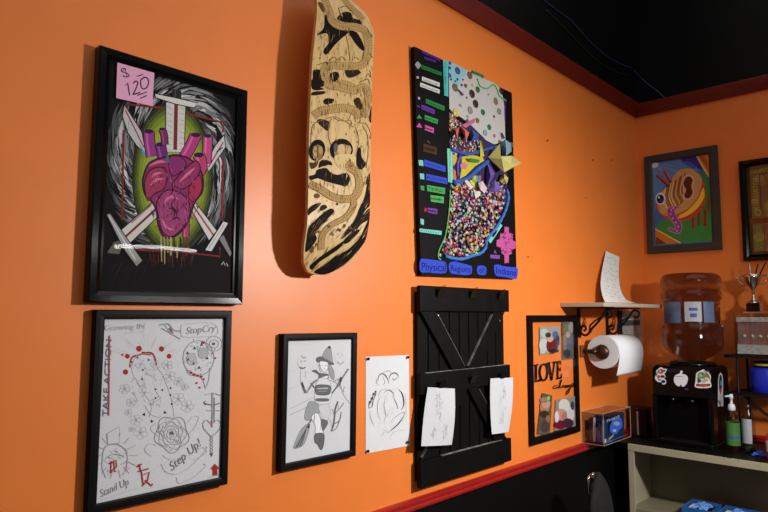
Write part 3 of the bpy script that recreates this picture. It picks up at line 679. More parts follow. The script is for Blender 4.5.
rope([(322,246),(306,290),(308,350)], .005, (94,76,172), K7)
rope([(382,222),(410,232),(440,246),(440,250)], .005, (32,112,56), (400,30,.1875)); rope([(412,258),(430,300),(470,310),(500,290),(520,320),(530,350),(566,378)], .0022, (76,178,74), (400,30,.1875))
# coloured ground of the map and the beads
A = Art(0, XB+.0004, 1, K7, 1e-5); R = random.Random(4)
A.poly([(262,12),(290,30),(318,76),(330,90),(270,100)], (150,120,90)); A.poly([(270,90),(300,60),(350,70),(400,90),(430,140),(470,170),(520,190),(560,230),(570,300),(572,420),(574,512),(268,512),(266,200)], (64,52,92))
A.poly([(330,250),(380,240),(440,250),(450,270),(400,300),(350,350),(320,366),(330,300)], (214,196,60)); A.poly([(346,276),(362,296),(350,318),(324,310),(322,288)], (206,136,150)); A.poly([(280,240),(300,236),(306,270),(284,300)], (214,180,70)); A.poly([(286,310),(300,330),(300,372),(282,380)], (220,120,60))
for i, c in enumerate(((214,120,110),(226,196,80),(110,180,90),(90,120,180),(180,110,140))): A.line([(392+i*9,350),(388+i*9,400),(396+i*9,440)], 9, c)
for i, c in enumerate(((220,150,120),(226,130,60),(236,206,90),(110,180,90))): A.line([(352+i*12,392-i*8),(372+i*12,420-i*8)], 12, c)
for k in range(330):
    x, y = R.uniform(264,430), R.uniform(14,232)
    if (y < 150 and x > 380) or x > 285+(y-14)*.75 and y < 120: continue
    A.line([(x,y),(x+R.uniform(-5,5),y+R.uniform(4,12))], 6, R.choice([(226,214,190),(214,190,80),(200,80,70),(70,140,90),(228,226,220),(90,80,140),(222,150,120)]))
A.build('painted_map', INK, t)
edgeL = [(276,400),(272,460),(270,512)]
def inside(x, y):                             # bead field, in K6 pixels
    if y < -40 or y > 350: return False
    xl = 272-max(0,y-80)*.12 if y < 230 else 254-(y-230)*.4
    xr = 566-max(0,y+20)*.12 if y < 90 else 552-(y-90)*.45 if y < 250 else 470-(y-250)*.55
    return xl < x < xr and not (y < -4 and 380 < x < 470)
b = MB(); b.col = []; bead = [(0,0,1),(1,0,0),(0,1,0),(-1,0,0),(0,-1,0),(0,0,-1)]
bf = [(0,1,2),(0,2,3),(0,3,4),(0,4,1),(5,2,1),(5,3,2),(5,4,3),(5,1,4)]
pal = [(236,232,228)]*4+[(214,66,40),(232,110,40),(236,206,60),(70,170,80),(40,70,170),(30,28,40),(120,60,150),(226,120,170),(60,40,30),(140,200,210),(190,40,44)]
n = 0
while n < 1100:
    x, y = R.uniform(215,575), R.uniform(-40,350)
    if not inside(x, y): continue
    n += 1; q = hit(K6[0]+x*K6[2], K6[1]+y*K6[2], 0, XB+.002+R.uniform(0,.004)); s_ = R.uniform(.0034,.0062); a = R.uniform(0,1.5)
    vs = [q+Vector((v[0]*s_, (v[1]*math.cos(a)-v[2]*math.sin(a))*s_*1.2, (v[1]*math.sin(a)+v[2]*math.cos(a))*s_*1.2)) for v in bead]
    b.add(vs, bf); b.col += [ink(R.choice(pal))]*8
o = b.build('beads', INKG, t); o['kind'] = 'stuff'
# stones and buttons on the white field
def button(x, y, q, c, k, h=.005, ell=1.15, name='stone'):
    p = hit(k[0]+x*k[2], k[1]+y*k[2], 0, XB+.0005); rr = q*k[2]*.0040
    b = MB(); prof = [(rr*.9,0),(rr,h*.4),(rr*.8,h*.85),(rr*.4,h),(0.0003,h*1.02)]
    b.lathe(prof, (0,0,0), 'x', 12); b.v = [Vector((v.x, v.y*1.08, v.z*.96))+p for v in b.v]
    b.build(name, mat('stone_%d_%d_%d' % c, tuple(v*.88 for v in c), .5, var=.3, scale=120), t, smooth=True)
K8 = (440,50,.10156); K9 = (444,95,.10156)
for x, y, q, c in ((170,205,34,(52,70,160)),(290,250,36,(108,84,68)),(145,370,38,(116,92,66)),(248,352,20,(112,78,38)),(368,390,30,(30,106,58)),(312,432,40,(44,34,24)),(600,405,34,(40,22,20)),(545,498,30,(140,114,74))): button(x,y,q,c,K8)
for x, y, q, c in ((308,88,40,(36,30,22)),(380,170,30,(26,104,54)),(255,150,36,(150,138,124)),(540,162,32,(132,132,134)),(506,66,34,(140,112,74)),(442,318,28,(26,108,56)),(402,372,30,(120,168,176)),(488,212,13,(96,70,60)),(492,402,17,(196,100,66)),(325,252,26,(140,94,30)),(112,176,40,(218,200,96)),(228,212,12,(150,150,152)),(158,104,16,(158,150,150))): button(x,y,q,c,K9)
for x, y, q, c in ((95,130,16,(36,58,170)),(92,178,16,(36,58,170)),(92,250,20,(36,58,170)),(106,290,12,(36,58,170)),(168,290,13,(36,58,170)),(148,308,10,(40,60,160)),(222,294,11,(40,60,160)),(210,346,14,(46,80,170)),(258,470,11,(130,40,40)),(318,350,16,(176,190,90)),(472,440,9,(60,140,80))): button(x,y,q,c,K8,.004,name='bead')
def paper(pts, faces, c, name='folded_paper', k=K7):
    P = [hit(k[0]+x*k[2], k[1]+y*k[2], 0, XB+h) for x, y, h in pts]
    b = MB(); b.add(P, faces); o = b.build(name, mat('paper_%d_%d_%d' % c, tuple(v*.86 for v in c), .8, var=.05), t)
    s_ = o.modifiers.new('thick','SOLIDIFY'); s_.thickness = .0008; return o
ye = (206,186,98); vi = (108,80,166); co = (216,104,84)
paper([(470,252,.006),(534,178,.03),(552,330,.034),(538,262,.045),(530,310,.006)], [(0,1,3),(0,3,2),(0,2,4)], ye)
paper([(538,248,.04),(598,244,.03),(648,282,.07),(556,332,.034),(590,290,.055)], [(0,1,4),(1,2,4),(2,3,4),(3,0,4)], (226,212,128))
paper([(536,180,.01),(560,156,.03),(594,180,.022),(594,222,.012),(566,244,.03),(544,240,.01),(566,204,.04)], [(0,1,6),(1,2,6),(2,3,6),(3,4,6),(4,5,6),(5,0,6)], (128,168,190))
paper([(580,168,.01),(600,176,.03),(600,198,.02)], [(0,1,2)], (222,206,140))
paper([(540,345,.006),(556,340,.022),(578,362,.015),(572,390,.02),(550,392,.006),(530,380,.015),(556,366,.03)], [(0,1,6),(1,2,6),(2,3,6),(3,4,6),(4,5,6),(5,0,6)], (216,198,110))
paper([(464,274,.006),(506,340,.02),(458,430,.008),(484,352,.03)], [(0,1,3),(1,2,3),(2,0,3)], vi)
paper([(470,430,.008),(506,372,.022),(548,420,.006),(510,440,.014),(505,412,.03)], [(0,1,4),(1,2,4),(2,3,4),(3,0,4)], (122,94,178))
paper([(282,98,.006),(316,92,.012),(306,160,.022),(298,112,.03)], [(0,1,3),(1,2,3),(2,0,3)], co)
paper([(318,80,.01),(372,120,.006),(352,164,.02),(346,112,.032)], [(0,1,3),(1,2,3),(2,0,3)], (220,110,92))
paper([(330,80,.006),(400,44,.03),(398,66,.02),(350,96,.008)], [(0,1,2,3)], (206,110,140))
paper([(366,122,.006),(384,104,.02),(420,132,.012),(412,160,.006),(384,164,.018),(394,134,.03)], [(0,1,5),(1,2,5),(2,3,5),(3,4,5),(4,0,5)], (44,84,160))
paper([(428,160,.02),(440,170,.026),(450,246,.014),(428,250,.008)], [(0,1,2,3)], (214,196,60))
paper([(536,120,.006),(546,122,.014),(560,150,.01),(548,156,.006)], [(0,1,2,3)], (116,44,110))
paper([(344,380,.012),(358,372,.016),(390,410,.012),(378,424,.008)], [(0,1,2,3)], (228,226,224))
paper([(392,420,.012),(410,434,.02),(432,430,.012),(428,456,.016),(404,474,.01),(398,452,.014)], [(0,1,5),(1,2,3),(1,3,5),(3,4,5)], (228,222,216))
paper([(418,390,.014),(440,378,.02),(466,420,.014),(450,446,.02),(428,424,.026)], [(0,1,4),(1,2,4),(2,3,4),(3,0,4)], (222,196,200))
paper([(370,262,.016),(376,256,.02),(426,266,.016),(420,282,.012),(374,276,.012)], [(0,1,2,3,4)], (40,140,70), name='green_tag')
paper([(306,314,.004),(318,322,.012),(342,346,.01),(330,352,.004)], [(0,1,2,3)], (96,50,130), k=(400,30,.1875))

# ------------------------------------------------------------------ barn door organiser
t = thing('barn_door_board', 'black wooden barn door board with crossed braces and metal clips', 'wall organizer', (0,1.751,.965))
BW = mat('black_stained_wood', (11,11,11), .5, spec=.12, var=.35, scale=30, bump=.25, stretch=(1,8,1))
BW2 = mat('black_stained_brace', (10,10,10), .5, spec=.13, var=.3, scale=30, bump=.2)
y0, y1, z0, z1 = 1.508, 2.030, .962, 1.592
b = MB(); n = 9; pw = (y1-y0-.016)/n
for i in range(n): b.box(.004,.016,y0+.002+i*pw+.0025,y0+.002+(i+1)*pw-.0025,z0+.02,z1-.02)
b.box(.003,.010,y0+.004,y1-.018,z0+.02,z1-.02); b.build('planks', BW, t, bevel=.0012, seg=1)
EDGELIT = mat('painted_edge_light', (120,116,110), .7, var=.5, scale=40)  # grey strips paint lamplight on the dusty top edges of rails and braces
zm0, zm1 = 1.247, 1.313; F0, F1 = .0162, .032
for za, zb in ((z0,z0+.082),(zm0,zm1),(z1-.082,z1)):
    r_ = MB().box(F0,F1,y0,y1,za,zb).build('rail', BW2, t, bevel=.002)
    if zb < z1: MB().box(F0+.003,F1-.001,y0+.03 if za > z0 else y0+.11,y1-.004 if za > z0 else y1-.06,zb+.0001,zb+.0012).build('lit_edge', EDGELIT, r_)
def brace(pts, edge_):                      # mitred against the rails
    b = MB(); b.prism([Vector((F0,y,z)) for y, z in pts], (F1-.004-F0,0,0)); o = b.build('brace', BW2, t, bevel=.0015)
    a, c = Vector((0,)+pts[edge_[0]]), Vector((0,)+pts[edge_[1]]); d_ = (c-a).normalized(); a += d_*.012; c -= d_*.012; nn = Vector((0,-d_.z,d_.y)); nn *= .0012*(1 if nn.z > 0 else -1)
    MB().prism([Vector((F0+.002,0,0))+p for p in (a+nn*.1, a+nn, c+nn, c+nn*.1)], (F1-F0-.007,0,0)).build('lit_edge', EDGELIT, o)
zt_, zb_ = z1-.0825, z0+.0825; yc_ = (y0+y1-.016)/2; e1 = y1-.018
brace([(y0+.006,zt_),(y0+.088,zt_),(yc_-.002,zm1+.0005),(yc_-.078,zm1+.0005)], (1,2))
brace([(e1-.006,zt_),(e1-.078,zt_),(yc_+.004,zm1+.0005),(yc_+.078,zm1+.0005)], (1,2))
brace([(yc_-.066,zm0-.0005),(yc_+.004,zm0-.0005),(y0+.080,zb_),(y0+.006,zb_)], (0,3))
brace([(yc_+.066,zm0-.0005),(yc_+.006,zm0-.0005),(e1-.08,zb_),(e1-.006,zb_)], (0,3))
CLIP = mat('aged_brass_clip', (58,52,38), .4, .8, var=.2); CLIPB = mat('black_metal_clip', (22,21,20), .35, .6)
def clip(px, py, m_):
    p = hit(px,py,0,.04); b = MB(); w = .017
    b.box(.0442,.0465,p.y-w,p.y+w,p.z-.018,p.z+.012); b.prism([Vector((.0465,p.y-w,p.z-.02)),Vector((.05,p.y-w,p.z-.02)),Vector((.062,p.y-w,p.z+.014)),Vector((.0605,p.y-w,p.z+.016)),Vector((.0465,p.y-w,p.z-.012))], (0,2*w,0))
    b.tube([(.052,p.y-w*.8,p.z-.003),(.052,p.y+w*.8,p.z-.003)], .0035, 8)
    b.tube([(.061,p.y-.007,p.z+.014),(.066,p.y-.008,p.z+.022),(.07,p.y,p.z+.027),(.066,p.y+.008,p.z+.022),(.061,p.y+.007,p.z+.014)], .0013, 6)
    b.v = [Vector((v.x-.012, p.y+(v.y-p.y)*.85, p.z+(v.z-p.z)*.8)) for v in b.v]; b.build('clip', m_, t, smooth=False)
for x, y in ((440.5,292),(473,293.5),(501,295)): clip(x,y,CLIP)
for x, y, m_ in ((441.5,385,CLIPB),(473,378.5,CLIP),(502,376,CLIPB)): clip(x,y,m_)
for x, y in ((438.3,315.3),(500,321)):
    p = hit(x,y,0,.029); MB().lathe([(.0001,.0025),(.004,.002),(.0045,0)], (.0283,p.y,p.z), 'x', 10).build('screw_head', CHROME, t, smooth=True)
def sheet(quad, xs, label, seed, dots):
    P = [hit(x,y,0,xx) for (x,y), xx in zip(quad, xs)]; N_, M_ = 8, 6; b = MB(); b.col = []
    def S(u, v):
        tp = P[0].lerp(P[1],u); bt = P[3].lerp(P[2],u); q = tp.lerp(bt,v); q.x += .010*math.sin(PI*v)*(u-.35)+.004*math.sin(PI*u)*v; return q
    for j in range(M_):
        for i in range(N_): b.add([S(i/N_,j/M_),S(i/N_,(j+1)/M_),S((i+1)/N_,(j+1)/M_),S((i+1)/N_,j/M_)],[(0,1,2,3)]); b.col.append(lin((192,193,196)))
    r_ = random.Random(seed)
    for k in range(150):
        cx, cy, sp = r_.choice(dots); u, v = r_.gauss(cx,sp*.6), r_.gauss(cy,sp)
        if not (.06 < u < .92 and .05 < v < .95): continue
        q = r_.uniform(.01,.04); du, dv = r_.uniform(-.06,.06), r_.uniform(-.05,.05); g = r_.randint(150,206)
        a, c = S(u,v), S(min(.97,max(.02,u+du)),min(.97,max(.02,v+dv))); w_ = Vector((0,.0007,.0007)); e_ = Vector((.0007,0,0))
        b.add([a+e_-w_,a+e_+w_,c+e_+w_,c+e_-w_],[(0,1,2,3)]); b.col.append(lin((g,g,g+3)))
    return tag(b.build('paper_sheet', INK, smooth=True), label, 'paper')
sheet(((427.8,387.2),(454.8,388.6),(451.8,444.8),(421.2,446.2)), (.0405,.0405,.05,.05), 'white sketch sheet clipped to the left of the barn door board', 4, [(.45,.4,.1),(.4,.2,.08),(.7,.75,.06),(.35,.8,.05)])
sheet(((490.4,378.4),(513,377.5),(508.6,431.8),(491.8,434.2)), (.0405,.0405,.05,.05), 'white sketch sheet clipped to the right of the barn door board', 8, [(.5,.4,.2),(.6,.25,.05),(.5,.7,.1)])

# ------------------------------------------------------------------ LOVE frame
t = thing('photo_frame', 'black floating photo frame with LOVE lettering and four photos', 'photo frame', (0,2.395,.986))
frame(t, 0, (2.414,1.242), .42, .511, 0, .016, .026, BLKS, flat=True, lip=.85)
GAIN[0] = .8
A = Art(0, .006, 1, (520,305,.1875), 2e-5); lk = (16,14,14)
A.poly([(74,318),(100,314),(100,320),(92,322),(92,400),(108,396),(112,380),(116,380),(114,406),(76,412),(76,404),(82,402),(82,324),(74,324)], lk)
A.line([(127,314),(113,326),(107,356),(113,390),(127,402),(142,390),(148,354),(141,322),(127,314)],9,lk,sm=4)
A.poly([(142,306),(164,304),(164,310),(160,312),(172,376),(182,310),(176,308),(176,302),(192,300),(192,306),(188,308),(174,402),(166,402),(150,314),(142,314)], lk)
A.poly([(194,300),(220,296),(221,318),(217,318),(214,304),(206,306),(206,340),(214,338),(214,330),(218,330),(218,356),(214,356),(214,348),(206,348),(206,386),(218,384),(222,364),(226,364),(224,392),(196,396),(196,390),(199,388),(199,308),(194,308)], lk)
A.build('love_lettering', INK, t)
A = Art(0, .0061, 1, (520,305,.1875), 2e-5)
A.line([(200,430),(188,430),(180,440),(188,446),(200,436),(202,444),(210,436),(220,400),(222,404),(212,440),(222,440),(232,426),(232,440),(244,426),(244,440),(258,426),(246,432),(248,440),(258,436),(262,426),(264,438),(274,422),(272,436),(258,470),(248,476),(254,456),(286,426),(282,420),(290,414),(290,430),(282,436)],4,lk,sm=3)
A.build('script_lettering', INK, t)
def photo(pts, base, blobs, k, seed, lab=None):
    a = Art(0, .005, 1, k, 2e-5); a.poly(pts, base); r_ = random.Random(seed)
    for bb in blobs: a.ell(*bb)
    a.build('photo', INKG, t)
LK, LK2 = (520,305,.1875), (520,370,.1875)
photo([(105,118),(212,112),(212,250),(106,266)], (160,166,160), [(130,150,22,24,(190,196,196)),(126,214,24,36,(206,204,206)),(172,216,32,44,(120,36,44)),(160,174,20,24,(208,170,150)),(150,160,16,14,(70,60,56)),(188,160,16,22,(86,112,150)),(200,190,12,30,(60,74,100)),(122,246,14,14,(200,200,204)),(180,244,28,10,(50,36,44))], LK, 1)
photo([(224,90),(287,82),(287,286),(226,292)], (104,96,82), [(250,130,20,34,(120,120,96)),(262,190,18,50,(96,104,126)),(240,200,10,50,(140,118,98)),(272,120,14,30,(160,156,146)),(256,158,12,16,(196,160,138)),(250,260,20,24,(60,60,70))], LK, 2)
photo([(118,122),(172,136),(160,346),(92,342)], (96,88,74), [(132,196,26,34,(176,126,108)),(140,180,22,24,(206,156,134)),(130,160,24,16,(150,130,96)),(130,236,24,20,(60,48,42)),(132,300,24,36,(84,66,60)),(150,260,12,20,(150,108,92)),(152,150,8,12,(170,190,120))], LK2, 3)
photo([(190,160),(294,138),(296,300),(184,326)], (150,140,140), [(236,190,30,36,(222,218,212)),(222,240,30,34,(206,150,134)),(238,250,18,24,(190,120,112)),(270,236,20,40,(218,208,206)),(214,292,34,24,(120,26,44)),(256,284,30,26,(70,40,56)),(280,190,10,24,(60,70,80)),(196,250,12,30,(222,224,228))], LK2, 4)

GAIN[0] = 1.
# ------------------------------------------------------------------ wall shelf, letter, towel roll
t = thing('wall_shelf', 'pale wooden wall shelf on two black scroll brackets', 'shelf', (0,2.82,1.395))
MB().box(.001,.196,2.495,3.165,1.534,1.551).build('shelf_board', mat('pale_driftwood', (176,164,148), .6, var=.12, scale=8, stretch=(1,.2,8), bump=.1), t, bevel=.0015)
for yb in (2.66,2.96):
    b = MB(); b.box(.001,.007,yb-.011,yb+.011,1.398,1.532); b.box(.001,.165,yb-.009,yb+.009,1.528,1.5338)
    pts = [(.026,1.428),(.036,1.436),(.032,1.448),(.018,1.446),(.010,1.432),(.016,1.414),(.034,1.408),(.052,1.420),(.066,1.440),(.088,1.462),(.112,1.490),(.126,1.512),(.142,1.522),(.158,1.514),(.158,1.496),(.144,1.488),(.134,1.496)]
    b.tube([(p.x,yb,p.y) for p in catmull([Vector((x,z,0)) for x, z in pts], 4)], .0052, 7)
    b.tube([(.052,yb,1.420),(.056,yb,1.452),(.08,yb,1.474),(.112,yb,1.490)], .004, 6)
    b.build('bracket', BLKM, t)
b = MB(); b.col = []; N_ = 14
Lc = catmull([hit(x,y,0,k) for x, y, k in ((606,251,.012),(602.4,268,.02),(600.6,283,.03),(602,294,.044),(605,302.2,.062))], 4)
Rc = catmull([hit(x,y,0,k) for x, y, k in ((619.5,257,.012),(618.6,274,.022),(620.5,289,.046),(626,299.5,.085),(636,303,.13))], 4)
for c_ in (Lc, Rc):
    for p in c_: p.z = max(p.z, 1.5518)
def S(u, v):
    i = min(len(Lc)-2, int(v*(len(Lc)-1))); k = v*(len(Lc)-1)-i; return Lc[i].lerp(Lc[i+1],k).lerp(Rc[i].lerp(Rc[i+1],k),u)
for j in range(N_):
    for i in range(4): b.add([S(i/4,j/N_),S(i/4,(j+1)/N_),S((i+1)/4,(j+1)/N_),S((i+1)/4,j/N_)],[(0,1,2,3)]); b.col.append(lin((218,216,214)))
R = random.Random(6)
for j in range(11):
    u = .16
    while u < .84:
        q = R.uniform(.03,.1); v = .08+j*.074+R.uniform(-.015,.015); a, c = S(u,v), S(min(.9,u+q),v+R.uniform(-.03,.03)); e_ = Vector((.0008,-.0003,.0004)); w_ = Vector((0,.0006,.0012))
        if R.random() < .75: g = R.randint(120,180); b.add([a+e_-w_,a+e_+w_,c+e_+w_,c+e_-w_],[(0,1,2,3)]); b.col.append(lin((g,g,g)))
        u += q+.04
tag(b.build('handwritten_letter', INK, smooth=True), 'curled handwritten sheet standing on the pale wall shelf', 'paper')

RY, RZ, RX = 2.70, 1.334, .092
t = thing('paper_towel_holder', 'rustic bronze wall holder carrying the paper towel roll', 'towel holder', (0,2.69,1.30))
BRZ = mat('rustic_bronze', (74,50,36), .4, .7, var=.35, scale=60, bump=.2); BRZ2 = mat('rusty_plate', (122,66,40), .5, .4, var=.3, scale=50)
MB().box(.001,.012,2.662,2.694,1.310,1.362).build('wall_plate', BRZ2, t, bevel=.003)
b = MB(); b.tube([(.006,2.684,1.336),(.03,2.684,1.336),(.05,2.686,1.335),(.07,2.690,RZ)], [.010,.009,.010,.016], 12); b.build('arm', BRZ, t, smooth=True)
b = MB(); b.lathe([(.0005,-.026),(.018,-.022),(.030,-.014),(.034,-.006),(.030,0),(.016,.0)], (RX,RY,RZ), 'y', 28); b.lathe([(.016,0),(.016,.285)], (RX,RY,RZ), 'y', 16); b.build('rod', BRZ, t, smooth=True)
t = thing('paper_towel_roll', 'thick white paper towel roll on the bronze holder under the shelf', 'paper towel', (RX,RY+.14,RZ-.075))
TOW = mat('white_paper_towel', (216,216,219), .85, var=.02, scale=180, bump=.15)
b = MB(); prof = [(.021,.003),(.073,.003),(.0745,.006),(.0745,.277),(.073,.28),(.021,.28),(.021,.003)]
b.lathe(prof, (RX,RY,RZ), 'y', 48); b.build('roll', TOW, t, smooth=False)
MB().lathe([(.0162,.004),(.0205,.004),(.0205,.279),(.0162,.279),(.0162,.004)], (RX,RY,RZ), 'y', 24).build('core', mat('cardboard_core', (170,140,104), .8), t, smooth=True)
prof = [(RX+.0752*math.cos(a), RZ+.0752*math.sin(a)) for a in [1.5-.17*i for i in range(10)]]+[(RX+.0755,RZ-.02),(RX+.072,RZ-.045),(RX+.067,RZ-.070),(RX+.062,RZ-.092),(RX+.058,RZ-.102)]
b = MB(); b.loft([[Vector((x,RY+.004,z)) for x, z in prof],[Vector((x,RY+.276,z)) for x, z in prof]], closed=False, caps=False); o = b.build('loose_sheet', TOW, t, smooth=True)
o.modifiers.new('thick','SOLIDIFY').thickness = .0008

# notice behind the brackets
t = thing('wall_notice', 'grey printed notice with a dark band on the wall beneath the shelf', 'notice', (0,3.25,1.2))
MB().box(.0008,.0022,3.125,3.402,1.21,1.518).build('sheet', mat('grey_notice_paper', (168,160,156), .6, var=.06), t)
MB().box(.0008,.012,3.088,3.124,1.395,1.522).build('binder_strip', BLKM, t, bevel=.002)
A = Art(0, .0028, 1, (600,300,.078125), 2e-5)
A.poly([(256,262),(512,256),(512,322),(256,336)], (70,78,72)); R = random.Random(3)
for y in (350,372,394,416,438):
    for x in range(290, 480, 22):
        if R.random() < .7: A.line([(x,y),(x+R.uniform(8,18),y-2)],5,(104,98,96))
for y in (160,190,220,238): A.scribble((270,y),(500,y-6),5,20,3,(128,120,118),R)
A.build('print', INK, t)

# ------------------------------------------------------------------ acrylic case with boxes
t = thing('acrylic_case', 'clear acrylic case on the red rail holding blue boxes', 'display case', (.05,2.81,.9305))
ax0, ax1, ay0, ay1, az0, az1 = .003, .104, 2.66, 2.955, .9312, 1.068; th = .003
for nm, q in (('side_panel',(ax0,ax1,ay0,ay0+th,az0+th,az1)),('side_panel',(ax0,ax1,ay1-th,ay1,az0+th,az1)),('front_panel',(ax1-th,ax1,ay0+th,ay1-th,az0+th,az1-th)),('back_panel',(ax0,ax0+th,ay0+th,ay1-th,az0+th,az1-th)),('base_panel',(ax0,ax1,ay0,ay1,az0,az0+th)),('lid_panel',(ax0,ax1,ay0+th,ay1-th,az1-th,az1))):
    MB().box(*q).build(nm, ACRYL, t)
EDG = mat('polished_acrylic_edge', (196,172,150), .3, var=.05)
b = MB()
for y in (ay0,ay1):
    b.tube([(ax1,y,az0),(ax1,y,az1)], .0008, 5); b.tube([(ax0,y,az1),(ax1,y,az1)], .0008, 5); b.tube([(ax0,y,az0),(ax0,y,az1)], .0008, 5); b.tube([(ax0,y,az0),(ax1,y,az0)], .0008, 5)
for x, z in ((ax1,az0),(ax1,az1),(ax0,az1)): b.tube([(x,ay0,z),(x,ay1,z)], .0008, 5)
b.build('edges', EDG, t)
GAIN[0] = 1.7
def blue_pack(x0,x1,y0,y1,z0,z1,label,arts):
    t = thing('blue_box', label, 'box', ((x0+x1)/2,(y0+y1)/2,z0))
    MB().box(x0,x1,y0,y1,z0,z1).build('box', mat('navy_card', (26,32,66), .4, var=.2, scale=40), t, bevel=.001)
    for a in arts: a.build('printed_face', INKG, t)
kz = (582,405,.078125)
zb = az0+th+.0005
# wide box
X1, Y0_, Y1_ = .094, 2.735, 2.905
a = Art(0, X1+.0004, 1, kz, 2e-5)
a.poly([(300,200),(540,90),(540,410),(290,500)], (30,42,74)); a.poly([(330,230),(390,200),(390,240),(330,380)], (14,14,20)); a.poly([(380,220),(420,176),(490,166),(516,220),(512,280),(470,330),(440,372),(380,362),(356,300)], (58,92,236), sm=3)
a.poly([(400,230),(450,210),(490,240),(440,270)], (120,150,250), sm=3); a.poly([(390,320),(440,312),(420,350)], (150,170,246), sm=3)
a.text('PHASE', (322,222), (484,160), (0,-34), (176,180,170)); a.poly([(336,430),(400,376),(410,392),(350,452)], (150,136,110)); a.poly([(290,440),(310,430),(310,480),(290,490)], (170,176,190)); a.line([(330,470),(530,400)],10,(60,96,150))
blue_pack(.03,X1,Y0_,Y1_,zb,zb+.112,'wide navy box with bright blue picture, right one inside the acrylic case',[a])
a2 = Art(1, 2.684, -1, kz, 2e-5)
a2.poly([(130,150),(250,156),(250,490),(130,474)], (22,26,40)); a2.poly([(140,170),(172,170),(176,470),(140,470)], (160,156,150)); a2.ell(158,180,16,24,(190,190,190)); a2.poly([(180,280),(200,260),(246,400),(246,476),(200,470)], (56,86,190)); a2.poly([(192,220),(240,240),(244,330)], (44,90,150)); a2.line([(190,266),(236,340)],12,(16,16,22))
a3 = Art(0, X1+.0004, 1, kz, 2e-5); a3.poly([(252,190),(300,186),(290,480),(250,480)], (40,46,62)); a3.line([(262,200),(262,470)],8,(70,84,110)); a3.line([(284,196),(280,470)],6,(90,100,124))
blue_pack(.028,.094,2.6845,2.728,zb,zb+.104,'narrow navy box with a pale figure on its end, left one inside the acrylic case',[a2,a3])

GAIN[0] = 1.
# ------------------------------------------------------------------ metal cabinet and what stands on it
CX0, CX1, CY, CYB, CZ = .094, 1.20, 2.94, 3.20, .900
BEI = mat('beige_painted_steel', (162,154,128), .42, var=.06, scale=8); BEI2 = mat('beige_painted_steel_shaded', (124,116,92), .5, var=.08, scale=8)  # back and shelves: same beige, darkened to paint in the shade inside
t = thing('metal_cabinet', 'beige steel shelf cabinet with open front in the corner', 'cabinet', (.64,3.1,0))
MB().box(CX0,CX0+.003,CY+.003,3.395,0,CZ-.03).box(CX0,CX0+.026,CY,CY+.012,0,CZ-.032).build('side_panel', BEI, t, bevel=.0008)
MB().box(CX1-.003,CX1,CY+.003,3.395,0,CZ-.03).box(CX1-.026,CX1,CY,CY+.012,0,CZ-.032).build('side_panel', BEI, t, bevel=.0008)
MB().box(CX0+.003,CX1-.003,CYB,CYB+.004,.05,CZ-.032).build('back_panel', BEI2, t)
b = MB().box(CX0,CX1,CY-.002,CY+.008,CZ-.031,CZ).box(CX0,CX1,CY+.008,3.395,CZ-.031,CZ-.0075); b.build('top_panel', BEI, t, bevel=.0012)
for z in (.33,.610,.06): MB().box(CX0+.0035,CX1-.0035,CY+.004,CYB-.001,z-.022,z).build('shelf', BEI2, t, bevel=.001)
DRK = mat('punched_hole_dark', (26,24,22), .8)
b = MB()
for i in range(13): b.box(CX0+.003,CX0+.0036,CY+.02,CY+.026,.635+i*.017,.642+i*.017)
b.build('peg_holes', DRK, t)
for pts in ([(582,342),(590,340),(591,376),(590,340),(597,344)],[(718,352),(724,352),(725,392),(724,352),(730,356)],[(490,334),(502,339),(504,362),(502,339),(520,344),(546,350)]):
    A = Art(1, CY-.0022, -1, (640,400,.16667), 2e-5); A.line(pts,4,(46,42,38)); A.build('scratch_mark', INK, t)
tag(MB().box(.03,CX1-.004,CY+.0085,3.398,CZ-.0072,CZ+.0005).build('worktop_mat', mat('black_rubber_mat', (9,9,10), .45, var=.2, spec=.2)), 'black flat mat covering the beige cabinet top', 'mat')
ZT = CZ+.001
def bluebox(x0,x1,y0,y1,z1,label,seed):
    t = thing('blue_carton', label, 'box', ((x0+x1)/2,(y0+y1)/2,.6105)); z0 = .6105; w = .002; b = MB()
    b.box(x0,x1,y0,y1,z0,z0+w).box(x0,x1,y0,y0+w,z0+w,z1).box(x0,x1,y1-w,y1,z0+w,z1).box(x0,x0+w,y0+w,y1-w,z0+w,z1).box(x1-w,x1,y0+w,y1-w,z0+w,z1)
    b.build('carton', mat('blue_card', (36,92,156), .45, var=.12, scale=20), t)
    m2 = mat('light_blue_tissue', (96,140,206), .7, var=.3, scale=60); R = random.Random(seed); b = MB()
    cx, cy = (x0+x1)/2, (y0+y1)/2
    for s in range(2):
        P = []
        for j in range(7):
            P.append([Vector((cx-.03+.06*i/6+R.uniform(-.004,.004), cy-.05+.1*j/6+s*.01, z1-.012+R.uniform(0,.016)-.1*abs(i/6-.5)*.1)) for i in range(7)])
        b.loft(P, closed=False, caps=False)
    b.build('tissue', m2, t)
    MB().box(x0+.004,x1-.004,y0+.004,y1-.004,z1-.02,z1-.016).build('dark_filling', mat('dark_film', (18,20,26), .35), t)
    MB().box(x0+.012,x0+.03,y0+.03,y1-.03,z1-.014,z1-.0125).build('white_leaflet', PAPER, t)
bluebox(.312,.434,2.975,3.125,.655,'open blue carton on the cabinet shelf, left of the pair',1)
bluebox(.452,.585,2.975,3.125,.655,'open blue carton on the cabinet shelf, right of the pair',2)
